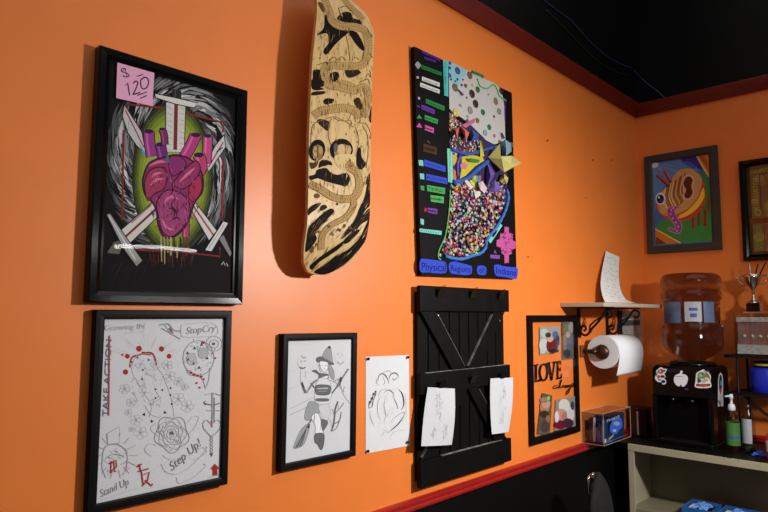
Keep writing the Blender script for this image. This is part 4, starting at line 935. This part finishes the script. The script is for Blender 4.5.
# canister
t = thing('tin_canister', 'dark bronze square tin with a steel edge in the corner behind the acrylic case', 'tin', (.07,3.2,ZT))
MB().box(.034,.112,3.13,3.20,ZT,ZT+.125).build('tin', mat('dark_bronze_tin', (52,34,24), .3, .6, var=.3), t, bevel=.004)
MB().box(.032,.114,3.128,3.202,ZT+.1255,ZT+.142).build('lid', mat('dark_bronze_tin', (52,34,24), .3, .6), t, bevel=.004)
MB().box(.066,.074,3.1275,3.1295,ZT+.01,ZT+.124).build('steel_edge', mat('brushed_steel', (150,146,142), .45, .5), t)

# water cooler
t = thing('water_cooler', 'black countertop water cooler with four stickers', 'water cooler', (.303,3.19,ZT))
GB = mat('gloss_black_plastic', (7,7,8), .2, var=.15, spec=.25); GB2 = mat('dark_plastic_recess', (5,5,6), .5, var=.15, spec=.1)
x0, x1, y0, y1 = .170, .437, 3.05, 3.33
def rr(x0,x1,y0,y1,q,z,n=5):
    out = []
    for cx, cy, a in ((x1-q,y1-q,0),(x0+q,y1-q,PI/2),(x0+q,y0+q,PI),(x1-q,y0+q,3*PI/2)):
        for i in range(n+1): out.append(Vector((cx+q*math.cos(a+PI/2*i/n), cy+q*math.sin(a+PI/2*i/n), z)))
    return out
b = MB(); b.loft([rr(x0,x1,y0,y1,.022,1.125), rr(x0,x1,y0,y1,.022,1.235), rr(x0+.003,x1-.003,y0+.003,y1-.003,.022,1.25), rr(x0+.013,x1-.013,y0+.013,y1-.013,.022,1.262)])
b.build('upper_body', GB, t, smooth=False, bevel=.001, seg=1)
b = MB(); b.loft([rr(x0,x1,y0+.055,y1,.022,ZT+.02), rr(x0,x1,y0+.055,y1,.022,1.1248)]); b.build('lower_body', GB2, t)
for xa, xb in ((x0,x0+.022),(x1-.022,x1)): MB().box(xa,xb,y0+.004,y0+.07,ZT+.02,1.1249).build('side_column', GB, t, bevel=.006)
b = MB(); b.loft([rr(x0-.002,x1+.002,y0-.003,y1,.022,ZT), rr(x0-.002,x1+.002,y0-.003,y1,.022,ZT+.02)]); b.build('drip_base', GB, t, bevel=.003)
b = MB(); b.box(x0+.03,x1-.03,y0+.004,y0+.052,ZT+.0202,ZT+.024); b.build('drip_grille', STEEL, t)
for x in (.262,.345):
    b = MB(); b.lathe([(.011,0),(.011,.018),(.008,.026)], (x,y0+.022,1.09), 'z', 14); b.tube([(x,y0+.056,1.108),(x,y0+.022,1.108)], .010, 10); b.lathe([(.013,.026),(.013,.032),(.004,.034)], (x,y0+.022,1.09), 'z', 14); tp = b.build('tap', GB, t, smooth=True)
    MB().lathe([(.0002,-.002),(.0035,-.0015),(.004,0)], (x+.002,y0+.0115,1.108), 'y', 10).build('tap_pin', CHROME, tp, smooth=True)
MB().box(.322,.338,y0-.0012,y0+.002,1.158,1.164).build('indicator', mat('blue_indicator_plastic', (30,60,140), .3), t)
b = MB(); b.lathe([(.105,1.2625),(.100,1.276),(.07,1.284),(.045,1.286),(.045,1.2625)], (.318,3.19,0), 'z', 32); b.build('collar', GB, t, smooth=True)
# stickers
S1 = (645,350,.1171875)
def sticker(build, name='sticker'):
    a = Art(1, y0-.0006, -1, S1, 1e-5); build(a); o = a.build(name, INKG, t); return o
def s1(a):
    a.poly([(110,165),(136,146),(160,160),(186,162),(176,190),(166,206),(178,226),(164,240),(180,262),(176,290),(150,294),(140,276),(112,272),(88,252),(86,226),(98,206),(94,182)], (222,220,220), sm=3)
    a.poly([(112,176),(138,162),(158,174),(150,200),(120,200)], (160,62,52), sm=3); a.poly([(150,172),(176,172),(166,190)], (30,28,30)); a.ell(116,228,14,14,(172,86,70)); a.ell(150,226,20,12,(60,62,70)); a.ell(156,270,18,14,(48,50,60)); a.line([(96,222),(104,196),(112,178)],6,(40,38,40)); a.line([(110,250),(140,258)],8,(40,38,44)); a.ell(130,182,8,7,(226,224,222))
def s2(a):
    a.poly([(296,200),(304,178),(318,176),(322,190),(316,204),(340,208),(362,226),(366,256),(352,292),(330,312),(312,308),(310,296),(300,300),(296,310),(272,304),(252,280),(246,246),(256,220),(278,206)], (224,222,230), sm=3); a.line([(258,228),(324,224)],4,(70,68,80))
def s3(a):
    a.poly([(434,226),(440,196),(470,178),(500,166),(518,182),(546,196),(562,226),(558,262),(566,290),(560,318),(500,326),(428,316),(430,270)], (224,222,218), sm=3)
    a.ell(480,216,34,30,(110,140,116)); a.ell(520,232,24,34,(128,124,92)); a.ell(476,216,14,12,(160,186,150)); a.ell(524,244,16,12,(216,196,164)); a.line([(440,236),(470,256),(450,286)],9,(40,44,40),sm=3); a.ell(462,262,18,16,(60,76,70)); a.ell(500,268,20,14,(180,176,160)); a.line([(500,180),(540,210),(552,250)],7,(60,70,50),sm=3); a.poly([(434,290),(560,288),(556,308),(500,316),(436,308)], (150,44,40)); a.ell(490,206,6,7,(20,22,20)); a.line([(470,300),(530,300)],3,(220,190,180))
def s4(a):
    a.poly([(624,250),(630,214),(644,190),(660,210),(666,250),(668,478),(622,482)], (190,192,196), sm=0); a.poly([(632,250),(640,216),(652,216),(658,260),(656,340),(640,370),(632,330)], (44,42,46), sm=2); a.ell(650,282,9,22,(60,150,170)); a.poly([(634,330),(656,320),(650,370),(638,380)], (170,60,50)); a.poly([(628,386),(664,382),(664,470),(628,474)], (160,164,170))
for f in (s1,s2,s3): sticker(f)
# the fourth one sits on the right side near the front
a = Art(0, x1+.0006, 1, S1, 1e-5); s4(a); a.build('sticker', INKG, t)

# bottle
t = thing('water_bottle', 'large translucent water jug standing upside down on the black cooler', 'water bottle', (.323,3.19,1.2868))
BG = mat('water_jug_plastic', (164,150,142), .05, trans=1., ior=1.34, var=.01)
prof = [(.0005,1.287),(.05,1.2872),(.078,1.303),(.108,1.322),(.126,1.340),(.133,1.358),(.1345,1.375),(.1345,1.398),(.130,1.410),(.1305,1.417),(.1335,1.424),(.1345,1.436),(.132,1.449),(.124,1.458),(.122,1.466),(.122,1.560),(.125,1.569),(.132,1.579),(.1345,1.592),(.132,1.606),(.126,1.617),(.127,1.626),(.133,1.637),(.135,1.655),(.134,1.672),(.128,1.687),(.115,1.696),(.09,1.7),(.0005,1.7005)]
MB().lathe(prof, (.323,3.19,0), 'z', 48).build('jug', BG, t, smooth=True)
def cyl_patch(name, m_, az0, az1, za, zb, r=.1226, col=None, org=(.323,3.19)):
    b = MB(); n = 12; b.loft([[Vector((org[0]+r*math.cos(az0+(az1-az0)*i/n), org[1]+r*math.sin(az0+(az1-az0)*i/n), z)) for i in range(n+1)] for z in (za,zb)], closed=False, caps=False)
    return b.build(name, m_, t, smooth=True)
D = math.radians
LBL = mat('pale_grey_label', (160,164,170), .5, var=.06, scale=60); LBB = mat('blue_grey_patch', (86,104,136), .45, var=.2, scale=30); LBI = mat('label_blue_ink', (56,80,150), .5, var=.4, scale=200)
cyl_patch('label', LBB, D(210), D(265), 1.460, 1.567); cyl_patch('label', LBL, D(273), D(307), 1.470, 1.562); cyl_patch('label', LBB, D(311), D(337), 1.466, 1.566)  # the two LBB pieces are blue-grey patches that curve round the jug on both sides of the pale label
cyl_patch('label_print', LBI, D(284), D(297), 1.490, 1.508, .1231); cyl_patch('label_print', LBI, D(282), D(299), 1.520, 1.534, .1231)

# wire rack with its load
t = thing('wire_rack', 'black two tier metal rack standing on the cabinet at the right', 'rack', (.75,3.3,ZT))
rx0, rx1, ry0, ry1 = .462, 1.06, 3.20, 3.385
for z in (1.148,1.318):
    b = MB(); b.box(rx0-.012,rx1,ry0,ry0+.012,z-.014,z); b.box(rx0-.012,rx1,ry1-.01,ry1,z-.014,z); b.box(rx0,rx0+.01,ry0,ry1,z-.013,z-.001)
    for i in range(40): b.box(rx0+.015+i*.0145,rx0+.019+i*.0145,ry0,ry1,z-.004,z)
    b.build('shelf', BLKM, t)
for x in (.505,rx1-.01):
    for y in (ry0+.006,ry1-.006): MB().tube([(x,y,ZT),(x,y,1.306)], .0055, 8).build('leg', BLKM, t, smooth=True)
b = MB().tube([(.515,3.26,1.13),(.60,3.235,1.06),(.72,3.225,1.0)], .007, 8); b.build('brace', STEEL, t)

# display box on rack
t = thing('display_box', 'small clear display box holding pinkish keepsakes, under the silver trophy', 'display box', (.60,3.30,1.3185))
z0 = 1.319; bx0, bx1, by0, by1, bz1 = .492, .70, 3.225, 3.375, 1.508
for nm, q in (('base',(bx0,bx1,by0,by1,z0,z0+.003)),('lid',(bx0,bx1,by0,by1,bz1-.003,bz1)),('front_panel',(bx0,bx1,by0,by0+.003,z0+.003,bz1-.003)),('back_panel',(bx0,bx1,by1-.003,by1,z0+.003,bz1-.003)),('side_panel',(bx0,bx0+.003,by0+.003,by1-.003,z0+.003,bz1-.003)),('side_panel',(bx1-.003,bx1,by0+.003,by1-.003,z0+.003,bz1-.003))): MB().box(*q).build(nm, ACRYL, t)
MB().box(bx0+.012,bx1-.01,by0+.02,by1-.02,z0+.004,z0+.150).build('pink_block', mat('dusty_pink_card', (128,88,78), .6, var=.25, scale=30), t)
MB().box(bx0+.010,bx1-.008,by0+.014,by1-.02,z0+.151,z0+.172).build('white_wadding', mat('white_wadding', (176,170,168), .9, var=.3, scale=90, bump=.5), t)
MB().box(bx0+.010,bx1-.008,by0+.010,by0+.019,z0+.004,z0+.046).build('white_wadding', mat('white_wadding'), t)
for i in range(5):
    MB().lathe([(.0004,-.008),(.006,-.005),(.008,0),(.006,.003)], (bx0+.04+i*.032,by0+.019,z0+.085), 'y', 12).build('cream_button', mat('cream_button', (206,192,160), .5), t, smooth=True)

# trophy
TX, TY = .564, 3.30; z0 = 1.5085
t = thing('trophy', 'silver two handled trophy cup on a black base, on the display box', 'trophy', (TX,TY,z0))
SIL = mat('polished_silver', (196,190,182), .14, 1., var=.05)
MB().box(TX-.04,TX+.05,TY-.035,TY+.035,z0,z0+.009).build('plinth', SIL, t, bevel=.001)
MB().box(TX-.027,TX+.027,TY-.027,TY+.027,z0+.0092,z0+.047).build('black_base', BLK, t, bevel=.002)
MB().box(TX+.0272,TX+.034,TY-.02,TY+.02,z0+.0092,z0+.05).build('side_plate', SIL, t)
prof = [(.0265,.0475),(.026,.052),(.016,.058),(.010,.066),(.0065,.080),(.0055,.094),(.009,.100),(.006,.106),(.010,.114),(.022,.128),(.031,.146),(.036,.166),(.041,.182),(.0385,.182),(.033,.166),(.027,.147),(.018,.132),(.0005,.122)]
MB().lathe(prof, (TX,TY,z0), 'z', 28).build('cup', SIL, t, smooth=True)
for s in (-1,1):
    pts = [(TX+s*.030,TY,z0+.136),(TX+s*.044,TY,z0+.138),(TX+s*.058,TY,z0+.152),(TX+s*.066,TY,z0+.172),(TX+s*.060,TY,z0+.181),(TX+s*.052,TY,z0+.176),(TX+s*.0395,TY,z0+.176)]
    MB().tube([tuple(p) for p in catmull(pts,4)], .0032, 8).build('handle', SIL, t, smooth=True)
for i, (px, py, px2, m_, lab) in enumerate(((749.5,263,752,CHROME,'silver pen standing in the trophy cup'),(758,264,755,BLKS,'black pen leaning in the trophy cup, left of two'),(766,262,757,BLKS,'black pen leaning in the trophy cup, right of two'))):
    tp = hit(px,py,1,TY+.004*(i-1)); bt = Vector((TX+.006*(i-1),TY+.004*(i-1),z0+.134))
    tag(MB().tube([bt, bt.lerp(tp,.5), tp], [.0026,.0032,.003], 8).build('pen', m_, smooth=True), lab, 'pen', 'pens in the trophy')
# dark bottle beside the trophy
t = thing('dark_bottle', 'small dark bottle with amber label beside the trophy', 'bottle', (.675,3.28,1.5085))
MB().lathe([(.026,0),(.027,.004),(.027,.068),(.018,.088),(.009,.098),(.009,.118),(.0005,.118)], (.667,3.29,1.5085), 'z', 20).build('bottle', mat('dark_bottle_glass', (16,18,14), .12, coat=.4), t, smooth=True)
b = MB(); b.lathe([(.0274,.02),(.0274,.056)], (.667,3.29,1.5085), 'z', 20); b.f = b.f[:-2]; b.mi = b.mi[:-2]; b.build('label', mat('amber_label', (150,116,60), .6, var=.2), t, smooth=True)

# blue tub
t = thing('blue_tub', 'round cobalt blue tub with dark lid on the lower rack shelf', 'tub', (.60,3.295,1.1485)); z0 = 1.1485
MB().lathe([(.064,0),(.068,.004),(.069,.05),(.068,.098),(.062,.110),(.052,.113),(.0005,.113)], (.601,3.295,z0), 'z', 36).build('tub', mat('cobalt_plastic', (26,44,176), .3, var=.06), t, smooth=True)
MB().lathe([(.050,.1132),(.050,.138),(.047,.1405),(.0005,.141)], (.601,3.295,z0), 'z', 28).build('lid', BLKS, t, smooth=True)
b = MB(); b.lathe([(.0505,.122),(.0505,.131)], (.601,3.295,z0), 'z', 28); b.f = b.f[:-2]; b.mi = b.mi[:-2]; b.build('lid_band', mat('yellow_band', (176,160,40), .5), t, smooth=True)

# bottles on the worktop
PL = pane_mat('clear_bottle_plastic', 1.35, (226,232,232), .08)
t = thing('pump_bottle', 'clear pump bottle with green label and white pump beside the cooler', 'bottle', (.497,3.10,ZT))
c_ = (.500,3.10,ZT)
MB().lathe([(.0005,0),(.026,0),(.0285,.004),(.0285,.135),(.022,.155),(.011,.168),(.011,.176)], c_, 'z', 24).build('bottle', PL, t, smooth=True)
b = MB(); b.lathe([(.0290,.028),(.0290,.126)], c_, 'z', 24); b.f = b.f[:-2]; b.mi = b.mi[:-2]; b.build('label', mat('green_label', (62,112,50), .5, var=.15, scale=40), t, smooth=True)
b = MB(); b.lathe([(.0293,.058),(.0293,.068)], c_, 'z', 24); b.f = b.f[:-2]; b.mi = b.mi[:-2]; b.build('label_stripe', mat('blue_stripe', (60,80,150), .5), t, smooth=True)
b = MB(); b.lathe([(.013,.1762),(.0155,.18),(.0155,.192),(.012,.204),(.0055,.206),(.0055,.226),(.0085,.228),(.0075,.248),(.0005,.249)], c_, 'z', 18); b.tube([(c_[0],c_[1],c_[2]+.24),(c_[0]-.02,c_[1]-.02,c_[2]+.238)], .004, 8); b.build('pump', mat('white_plastic', (206,208,212), .4), t, smooth=True)
t = thing('clear_bottle', 'plain clear bottle with a pale label, right of the green labelled bottle', 'bottle', (.553,3.135,ZT)); c_ = (.556,3.13,ZT)
MB().lathe([(.0005,0),(.024,0),(.027,.004),(.027,.14),(.022,.165),(.010,.185),(.010,.20)], c_, 'z', 24).build('bottle', PL, t, smooth=True)
b = MB(); b.lathe([(.0274,.04),(.0274,.145)], c_, 'z', 24, a0=PI*1.1, a1=PI*1.72); b.build('label', mat('pale_grey_label'), t, smooth=True)
MB().lathe([(.0115,.188),(.012,.192),(.012,.206),(.0005,.208)], c_, 'z', 16).build('cap', STEEL, t, smooth=True)
MB().lathe([(.0005,.002),(.0235,.002),(.0250,.006),(.0250,.03),(.0005,.0305)], c_, 'z', 20).build('liquid', mat('green_liquid', (50,86,66), .1, trans=.6), t, smooth=True)
R = random.Random(12); b = MB(); n = 9; c_ = Vector((.606,3.075,ZT)); P = []
for j in range(7):
    P.append([c_+Vector((-.026+.054*i/(n-1)+R.uniform(-.003,.003), -.02+.04*j/6, max(.0008, (.017*math.sin(PI*(i+.7)/(n+.4))*math.sin(PI*(j+.6)/7.2)+R.uniform(-.006,.006))))) for i in range(n)])
b.loft(P, closed=False, caps=False); o = b.build('crumpled_glove', mat('blue_nitrile', (44,84,196), .5, var=.2), smooth=False)
o.modifiers.new('thick','SOLIDIFY').thickness = .0012; tag(o, 'crumpled bright blue glove on the black mat beside the bottles', 'glove')
t = thing('red_squeeze_bottle', 'red squeeze bottle with white label at the right end of the mat', 'bottle', (.66,3.03,ZT)); c_ = (.668,3.03,ZT)
MB().lathe([(.0005,0),(.024,0),(.026,.004),(.026,.095),(.022,.104),(.013,.108),(.013,.114)], c_, 'z', 24).build('bottle', mat('red_plastic', (190,40,26), .3, var=.06), t, smooth=True)
MB().lathe([(.016,.1142),(.016,.124),(.012,.126),(.0005,.1262)], c_, 'z', 18).build('collar', BLKS, t, smooth=True)
MB().lathe([(.012,.1264),(.008,.134),(.003,.146),(.0005,.147)], c_, 'z', 16).build('nozzle', mat('red_plastic'), t, smooth=True)
b = MB(); b.lathe([(.0264,.034),(.0264,.080)], c_, 'z', 20, a0=D(190), a1=D(262)); b.build('label', PAPER, t, smooth=True)

GAIN[0] = 1.2
# ------------------------------------------------------------------ pictures on the back wall
t = thing('picture_frame', 'charcoal framed painting of a noodle bowl with an eyeball and tentacle', 'picture frame', (.228,YB,1.829))
ring = frame(t, 1, (.2285,2.098), .366, .537, 0, .022, .040, mat('charcoal_wood_frame', (50,45,41), .55, var=.15, scale=14), flat=True, lip=.7, glass=False)
A = Art(1, YB-.012, -1); A.add(list(reversed(ring(.039, .012))), [(0,1,2,3)]); A.col.append(lin((70,104,150)))
Q1, Q2 = (640,140,.166667), (640,200,.166667); R = random.Random(15)
A.z(*Q1)
A.poly([(70,138),(200,115),(340,95),(380,190),(300,180),(200,220),(130,300),(90,420),(84,510)], (84,116,166)); 
for k in range(30):
    a = R.uniform(-.1,1.6); q = R.uniform(60,230); A.line([(76,142),(76+q*math.cos(a),142+q*math.sin(a))], R.uniform(3,10), R.choice([(132,156,180),(100,132,172),(160,176,184),(76,106,160)]), taper=True)
A.ell(84,146,26,22,(190,196,190))
A.poly([(236,110),(338,97),(368,160),(386,196),(330,160),(270,140)], (62,44,120)); A.poly([(240,128),(300,130),(350,165),(320,172)], (70,80,150))
A.poly([(340,96),(412,88),(414,218),(376,160)], (190,124,52)); A.poly([(352,98),(384,94),(410,140),(412,190)], (160,84,30)); A.line([(340,98),(412,220)],7,(226,178,96))
A.poly([(372,170),(412,222),(420,300),(430,510),(430,604),(240,620),(92,536),(130,490),(250,480),(380,400)], (58,116,54), sm=0)
A.z(*Q2)
A.poly([(92,170),(130,120),(250,110),(400,60),(432,110),(436,246),(240,258)], (62,122,56)); A.poly([(92,172),(244,258),(96,268)], (176,106,40)); A.line([(92,174),(244,258)],7,(214,166,84)); A.poly([(96,220),(160,262),(96,268)], (112,48,20))
for k in range(26): x = R.uniform(240,430); A.line([(x,R.uniform(120,180)),(x+R.uniform(-6,6),R.uniform(190,250))], R.uniform(3,8), R.choice([(46,104,50),(80,140,66),(56,112,90)]), taper=True)
A.z(*Q1)
for x, y, w in ((318,520,14),(352,500,16),(390,505,18),(410,420,12)): A.line([(x,y-90),(x,y)], w, (134,40,30)); A.ell(x,y,w*.6,w*.9,(134,40,30))
A.poly([(372,246),(392,300),(388,370),(360,430),(310,470),(250,486),(190,478),(140,460),(108,420),(98,380),(240,440),(330,360)], (176,62,44), sm=4)
A.poly([(384,300),(386,340),(356,396),(300,446),(236,470),(240,450),(300,410),(350,350),(376,290)], (224,178,52), sm=4); A.line([(372,250),(340,350),(280,420),(220,452)],12,(190,72,50),sm=4)
A.poly([(240,180),(300,172),(346,196),(372,240),(352,330),(300,400),(230,440),(160,452),(116,420),(104,380),(128,310),(170,280),(200,220)], (184,140,84), sm=4)
for k in range(22):
    u = k/21; A.line([(150+u*130,290-u*100),(140+u*120,360-u*60),(170+u*110,440-u*90),(140+u*90,450-u*40)], 5, R.choice([(226,190,130),(122,78,40),(206,164,104),(146,98,54)]), sm=5)
A.line([(126,316),(112,370),(120,430),(160,456)],10,(206,110,60),sm=4)
A.poly([(256,240),(272,214),(296,208),(322,224),(330,250),(318,280),(326,320),(306,356),(276,362),(256,340),(266,300),(254,270)], (206,150,130), sm=4); A.poly([(264,244),(280,222),(300,220),(316,240),(308,276),(316,316),(298,346),(278,350),(266,330),(276,300),(262,270)], (88,44,28), sm=4)
A.line([(102,208),(176,276)],22,(120,36,40)).line([(146,180),(186,256)],20,(134,42,46)).line([(106,206),(172,266)],6,(190,96,100)).line([(150,178),(184,240)],6,(196,104,108))
A.ell(124,352,30,36,(196,200,206)); A.ell(122,354,22,27,(26,26,40)); A.ell(114,344,6,8,(200,206,214)); A.ell(128,362,10,12,(50,60,110))
A.z(*Q2)
A.poly([(164,60),(186,40),(220,38),(240,48),(214,52),(210,76),(226,110),(248,140),(250,176),(232,200),(196,192),(170,178),(176,166),(204,176),(212,160),(196,130),(172,100)], (128,66,132), sm=4, outline=(196,120,130), ow=4)
for x, y in ((188,60),(184,84),(196,110),(216,134),(230,160),(222,184),(200,48)): A.ell(x,y,6,7,(196,130,176))
A.build('painting', INK, t)
t = thing('picture_frame', 'glossy black frame with a yellow lettered parchment print at the right edge', 'picture frame', (.75,YB,1.765))
ring = frame(t, 1, (.757,2.013), .500, .497, 0, .028, .030, BLK, lip=.5)
A = Art(1, YB-.008, -1); A.add(list(reversed(ring(.029, .008))), [(0,1,2,3)]); A.col.append(lin((132,96,56)))
A.z(*Q1); R = random.Random(31)
def lp(x, z): return (x, z)
class WA(Art):
    def P(s, p): return Vector((p[0], s.val+s.sign*s.n*s.eps, p[1]))
B = WA(1, YB-.0084, -1, None, 1e-5)
X0, X1, Z0, Z1 = .537, .977, 1.795, 2.231
for k in range(90):
    x, z = R.uniform(X0,X1), R.uniform(Z0,Z1); q = R.uniform(.012,.03); B.ell(x,z,q,q*.8,R.choice([(140,104,62),(126,90,52),(150,114,70),(120,84,46)]),n=9) if X0+q < x < X1-q and Z0+q < z < Z1-q else None
for x0_, x1_, z0_, z1_ in ((X0,X0+.014,Z0,Z1),(X0,X1,Z0,Z0+.014),(X1-.014,X1,Z0,Z1)): B.poly([(x0_,z0_),(x1_,z0_),(x1_,z1_),(x0_,z1_)], (72,48,28))
B.poly([(X0,1.945),(X1,1.945),(X1,1.972),(X0,1.972)], (112,52,22)); B.line([(X0+.055,2.185),(X0+.055,1.99)],.003,(70,40,22)); B.line([(X0+.055,2.185),(X1,2.185)],.003,(70,40,22)); B.line([(X0+.062,1.93),(X0+.062,1.82)],.003,(90,50,26))
yl = (178,168,44)
for k in range(34): B.scribble((X0+.02+k*.012,2.195),(X0+.032+k*.012,2.212),.007,5,.0028,R.choice([yl,(150,150,40)]),R)
for k in range(13): B.scribble((X0+.024,2.17-k*.013),(X0+.044,2.163-k*.013),.005,5,.003,R.choice([yl,(150,146,40)]),R)
for k in range(16):
    for q in range(2): B.scribble((X0+.026+q*.014,1.935-k*.0078),(X0+.038+q*.014,1.932-k*.0078),.004,4,.0025,(120,140,44),R)
for k in range(5): B.ell(X0+.095,2.02,.03-.005*k,.036-.006*k,((128,120,52),(132,96,56),(150,140,70),(120,90,50),(170,160,110))[k])
B.ell(X0+.04,1.998,.016,.018,(134,134,56)); B.ell(X0+.04,1.998,.008,.009,(132,96,56))
for k in range(60): x, z = R.uniform(X0+.07,X1-.03), R.uniform(Z0+.03,Z1-.05); B.scribble((x,z),(x+.02,z),.006,4,.0022,R.choice([(110,96,44),(150,140,60),(90,60,30)]),R)
for f, c in zip(B.f, B.col): A.add([B.v[i] for i in f], [tuple(range(len(f)))]); A.col.append(c)
A.build('print', INK, t)

GAIN[0] = 1.
# ------------------------------------------------------------------ stool by the wainscot
SX, SY = .20, 2.385
t = thing('black_stool', 'black padded stool with a chrome backrest bracket against the black wall', 'stool', (SX+.12,SY,0))
FAB = mat('charcoal_upholstery', (29,27,27), .85, spec=.2, var=.2, scale=60, bump=.2)
b = MB(); rings = []
for k in range(15):
    z = .56+.325*k/14; u = k/14; w = .096*(1-max(0,(u-.45)/.55)**2.4*.93)*(.8+.2*min(1,u*3)); th_ = .026*(1-max(0,(u-.8)/.2)**2*.6)
    rings.append([Vector((SX+.02*(1-u)+th_*math.cos(2*PI*i/20), SY+w*math.sin(2*PI*i/20), z)) for i in range(20)])
b.loft(rings); b.build('backrest', FAB, t, smooth=True)
cb = hit(586,478,0,SX-.03)
b = MB(); pts = catmull([(SX-.01,SY-.03,.868),(SX-.018,cb.y+.03,.876),(SX-.02,cb.y+.004,.868),(SX-.02,cb.y-.002,.84),(SX-.018,cb.y+.004,.80),(SX,cb.y+.02,.70),(SX+.02,SY-.03,.50)], 5); b.tube(pts, .006, 8); b.build('bracket', CHROME, t, smooth=True)
MB().lathe([(.012,-.004),(.014,0),(.012,.004)], (SX-.004,cb.y+.012,.878), 'x', 14).build('knob', CHROME, t, smooth=True)
MB().lathe([(.0005,.46),(.15,.46),(.165,.475),(.165,.51),(.15,.53),(.0005,.535)], (SX+.17,SY,0), 'z', 32).build('seat', FAB, t, smooth=True)
MB().lathe([(.0005,.10),(.03,.10),(.025,.2),(.025,.459),(.0005,.4595)], (SX+.17,SY,0), 'z', 16).build('pole', CHROME, t, smooth=True)
for k in range(5):
    a = 2*PI*k/5+.3; MB().tube([(SX+.17,SY,.11),(SX+.17+.1*math.cos(a),SY+.1*math.sin(a),.08),(SX+.17+.2*math.cos(a),SY+.2*math.sin(a),.012)], [.014,.012,.010], 8).build('leg', CHROME, t, smooth=True)

# ------------------------------------------------------------------ cables on the black upper wall, wall nails
def cable(pts, r, c, label):
    P = [hit(x,y,0,r*.7) for x, y in pts]; b = MB(); b.tube([tuple(p) for p in catmull(P,5)], r, 7)
    tag(b.build('cable', mat('cable_%d' % c[2], c, .5, var=.1), smooth=True), label, 'cable', 'ceiling cables')
cable(((536,-6),(556,10),(572,22),(592,44),(612,60),(628,67),(631,68)), .004, (38,48,88), 'thin blue cable running along the black upper wall')
cable(((546,10),(570,34),(594,58),(612,70),(628,76)), .003, (34,32,32), 'thin dark cable below the blue one on the black upper wall')
P = [hit(x,y,1,YB-.004) for x, y in ((633,70),(645,82),(658,92),(668,101))]
o = bpy.data.objects['cable']
b = MB(); b.tube([tuple(p) for p in P], .004, 7); tag(b.build('cable', mat('cable_88'), smooth=True), 'blue cable end sloping down the black upper wall to the crown trim', 'cable', 'ceiling cables')
for x, y, lab in ((585,198,'bright nail head on the orange wall above the shelf'),(527,257,'bright nail head on the orange wall right of the collage board')):
    p = hit(x,y,0,0); tag(MB().lathe([(.0014,-.01),(.0014,.006),(.0032,.0062),(.003,.0078),(.0003,.008)], (0.0005,p.y,p.z), 'x', 10).build('nail', CHROME, smooth=True), lab, 'nail', 'nails in the orange wall')
for x, y, lab in ((547.5,140.5,'dark torn nail hole on the upper orange wall right of the collage board'),(593,160,'dark nail hole on the orange wall, left of two near the corner'),(611.5,160,'dark nail hole on the orange wall, right of two near the corner')):
    p = hit(x,y,0,0); b = MB(); b.add([(.0006,p.y+dy,p.z+dz) for dy, dz in ((-.011,-.004),(-.003,-.008),(.004,-.001),(.013,.004),(.003,.004),(-.006,.003))], [(0,1,2,3,4,5)])
    tag(b.build('wall_scar', mat('bare_wall_scar', (96,44,18), .8)), lab, 'nail hole', 'holes in the orange wall')

# ------------------------------------------------------------------ light
# glowing tube added out of view to make the streak in the heart picture's glass
gx = .0187
def mirrored(px, py, x):                     # where the thing seen in the glass at this point stands
    g = hit(px,py,0,gx); c0 = Vector((2*gx-CAM.x, CAM.y, CAM.z)); return c0+(g-c0)*((x-c0.x)/(g.x-c0.x))
a, b_ = mirrored(115,246,3.3), mirrored(196,251,3.3)
LT = bpy.data.materials.new('glowing_streak_tube'); LT.use_nodes = True; p_ = LT.node_tree.nodes['Principled BSDF']; p_.inputs['Emission Color'].default_value = (1,1,1,1); p_.inputs['Emission Strength'].default_value = 22
t = thing('streak_tube', 'added slim glowing tube that makes the streak in the heart picture glass', 'lamp', ((a.x+b_.x)/2,(a.y+b_.y)/2,min(a.z,b_.z)-.02))
MB().tube([a,a.lerp(b_,.5)+Vector((0,0,.012)),b_], .015, 10).build('tube', LT, t, smooth=True)
for q in (a, b_): MB().tube([q+Vector((.0,0,.0155)), Vector((q.x,q.y,3.899))], .003, 6).build('added_tube_hanger', BLKM, t)
def area(name, loc, to, power, sx, sy, col=(1,.95,.88)):
    l = bpy.data.lights.new(name, 'AREA'); l.shape = 'RECTANGLE'; l.size = sx; l.size_y = sy; l.energy = power; l.color = col
    o = bpy.data.objects.new(name, l); C.objects.link(o); o.location = loc
    o.rotation_euler = (Vector(to)-Vector(loc)).to_track_quat('-Z','Y').to_euler(); return o
def spot(name, loc, to, power, deg, blend, rad, col=(1,.985,.96)):
    l = bpy.data.lights.new(name, 'SPOT'); l.energy = power; l.spot_size = math.radians(deg); l.spot_blend = blend; l.shadow_soft_size = rad; l.color = col
    o = bpy.data.objects.new(name, l); C.objects.link(o); o.location = loc
    o.rotation_euler = (Vector(to)-Vector(loc)).to_track_quat('-Z','Y').to_euler(); return o
spot('tattoo_station_lamp', (1.62,2.01,1.90), (0,1.40,.3), 170, 172, 1., .06)
area('ceiling_fill', (2.1,1.2,3.85), (2.1,1.2,0), 42, 3.4, 4.0, (1,.97,.93))  # wide unseen fill, added to raise the ambient light on the walls
w = bpy.data.worlds.new('room_ambience'); bpy.context.scene.world = w; w.use_nodes = True
bg = w.node_tree.nodes['Background']; bg.inputs['Color'].default_value = (1,.96,.92,1); bg.inputs['Strength'].default_value = .10
vs = bpy.context.scene.view_settings; vs.view_transform = 'Standard'; vs.look = 'None'; vs.gamma = 1; vs.exposure = 0; vs.use_curve_mapping = False
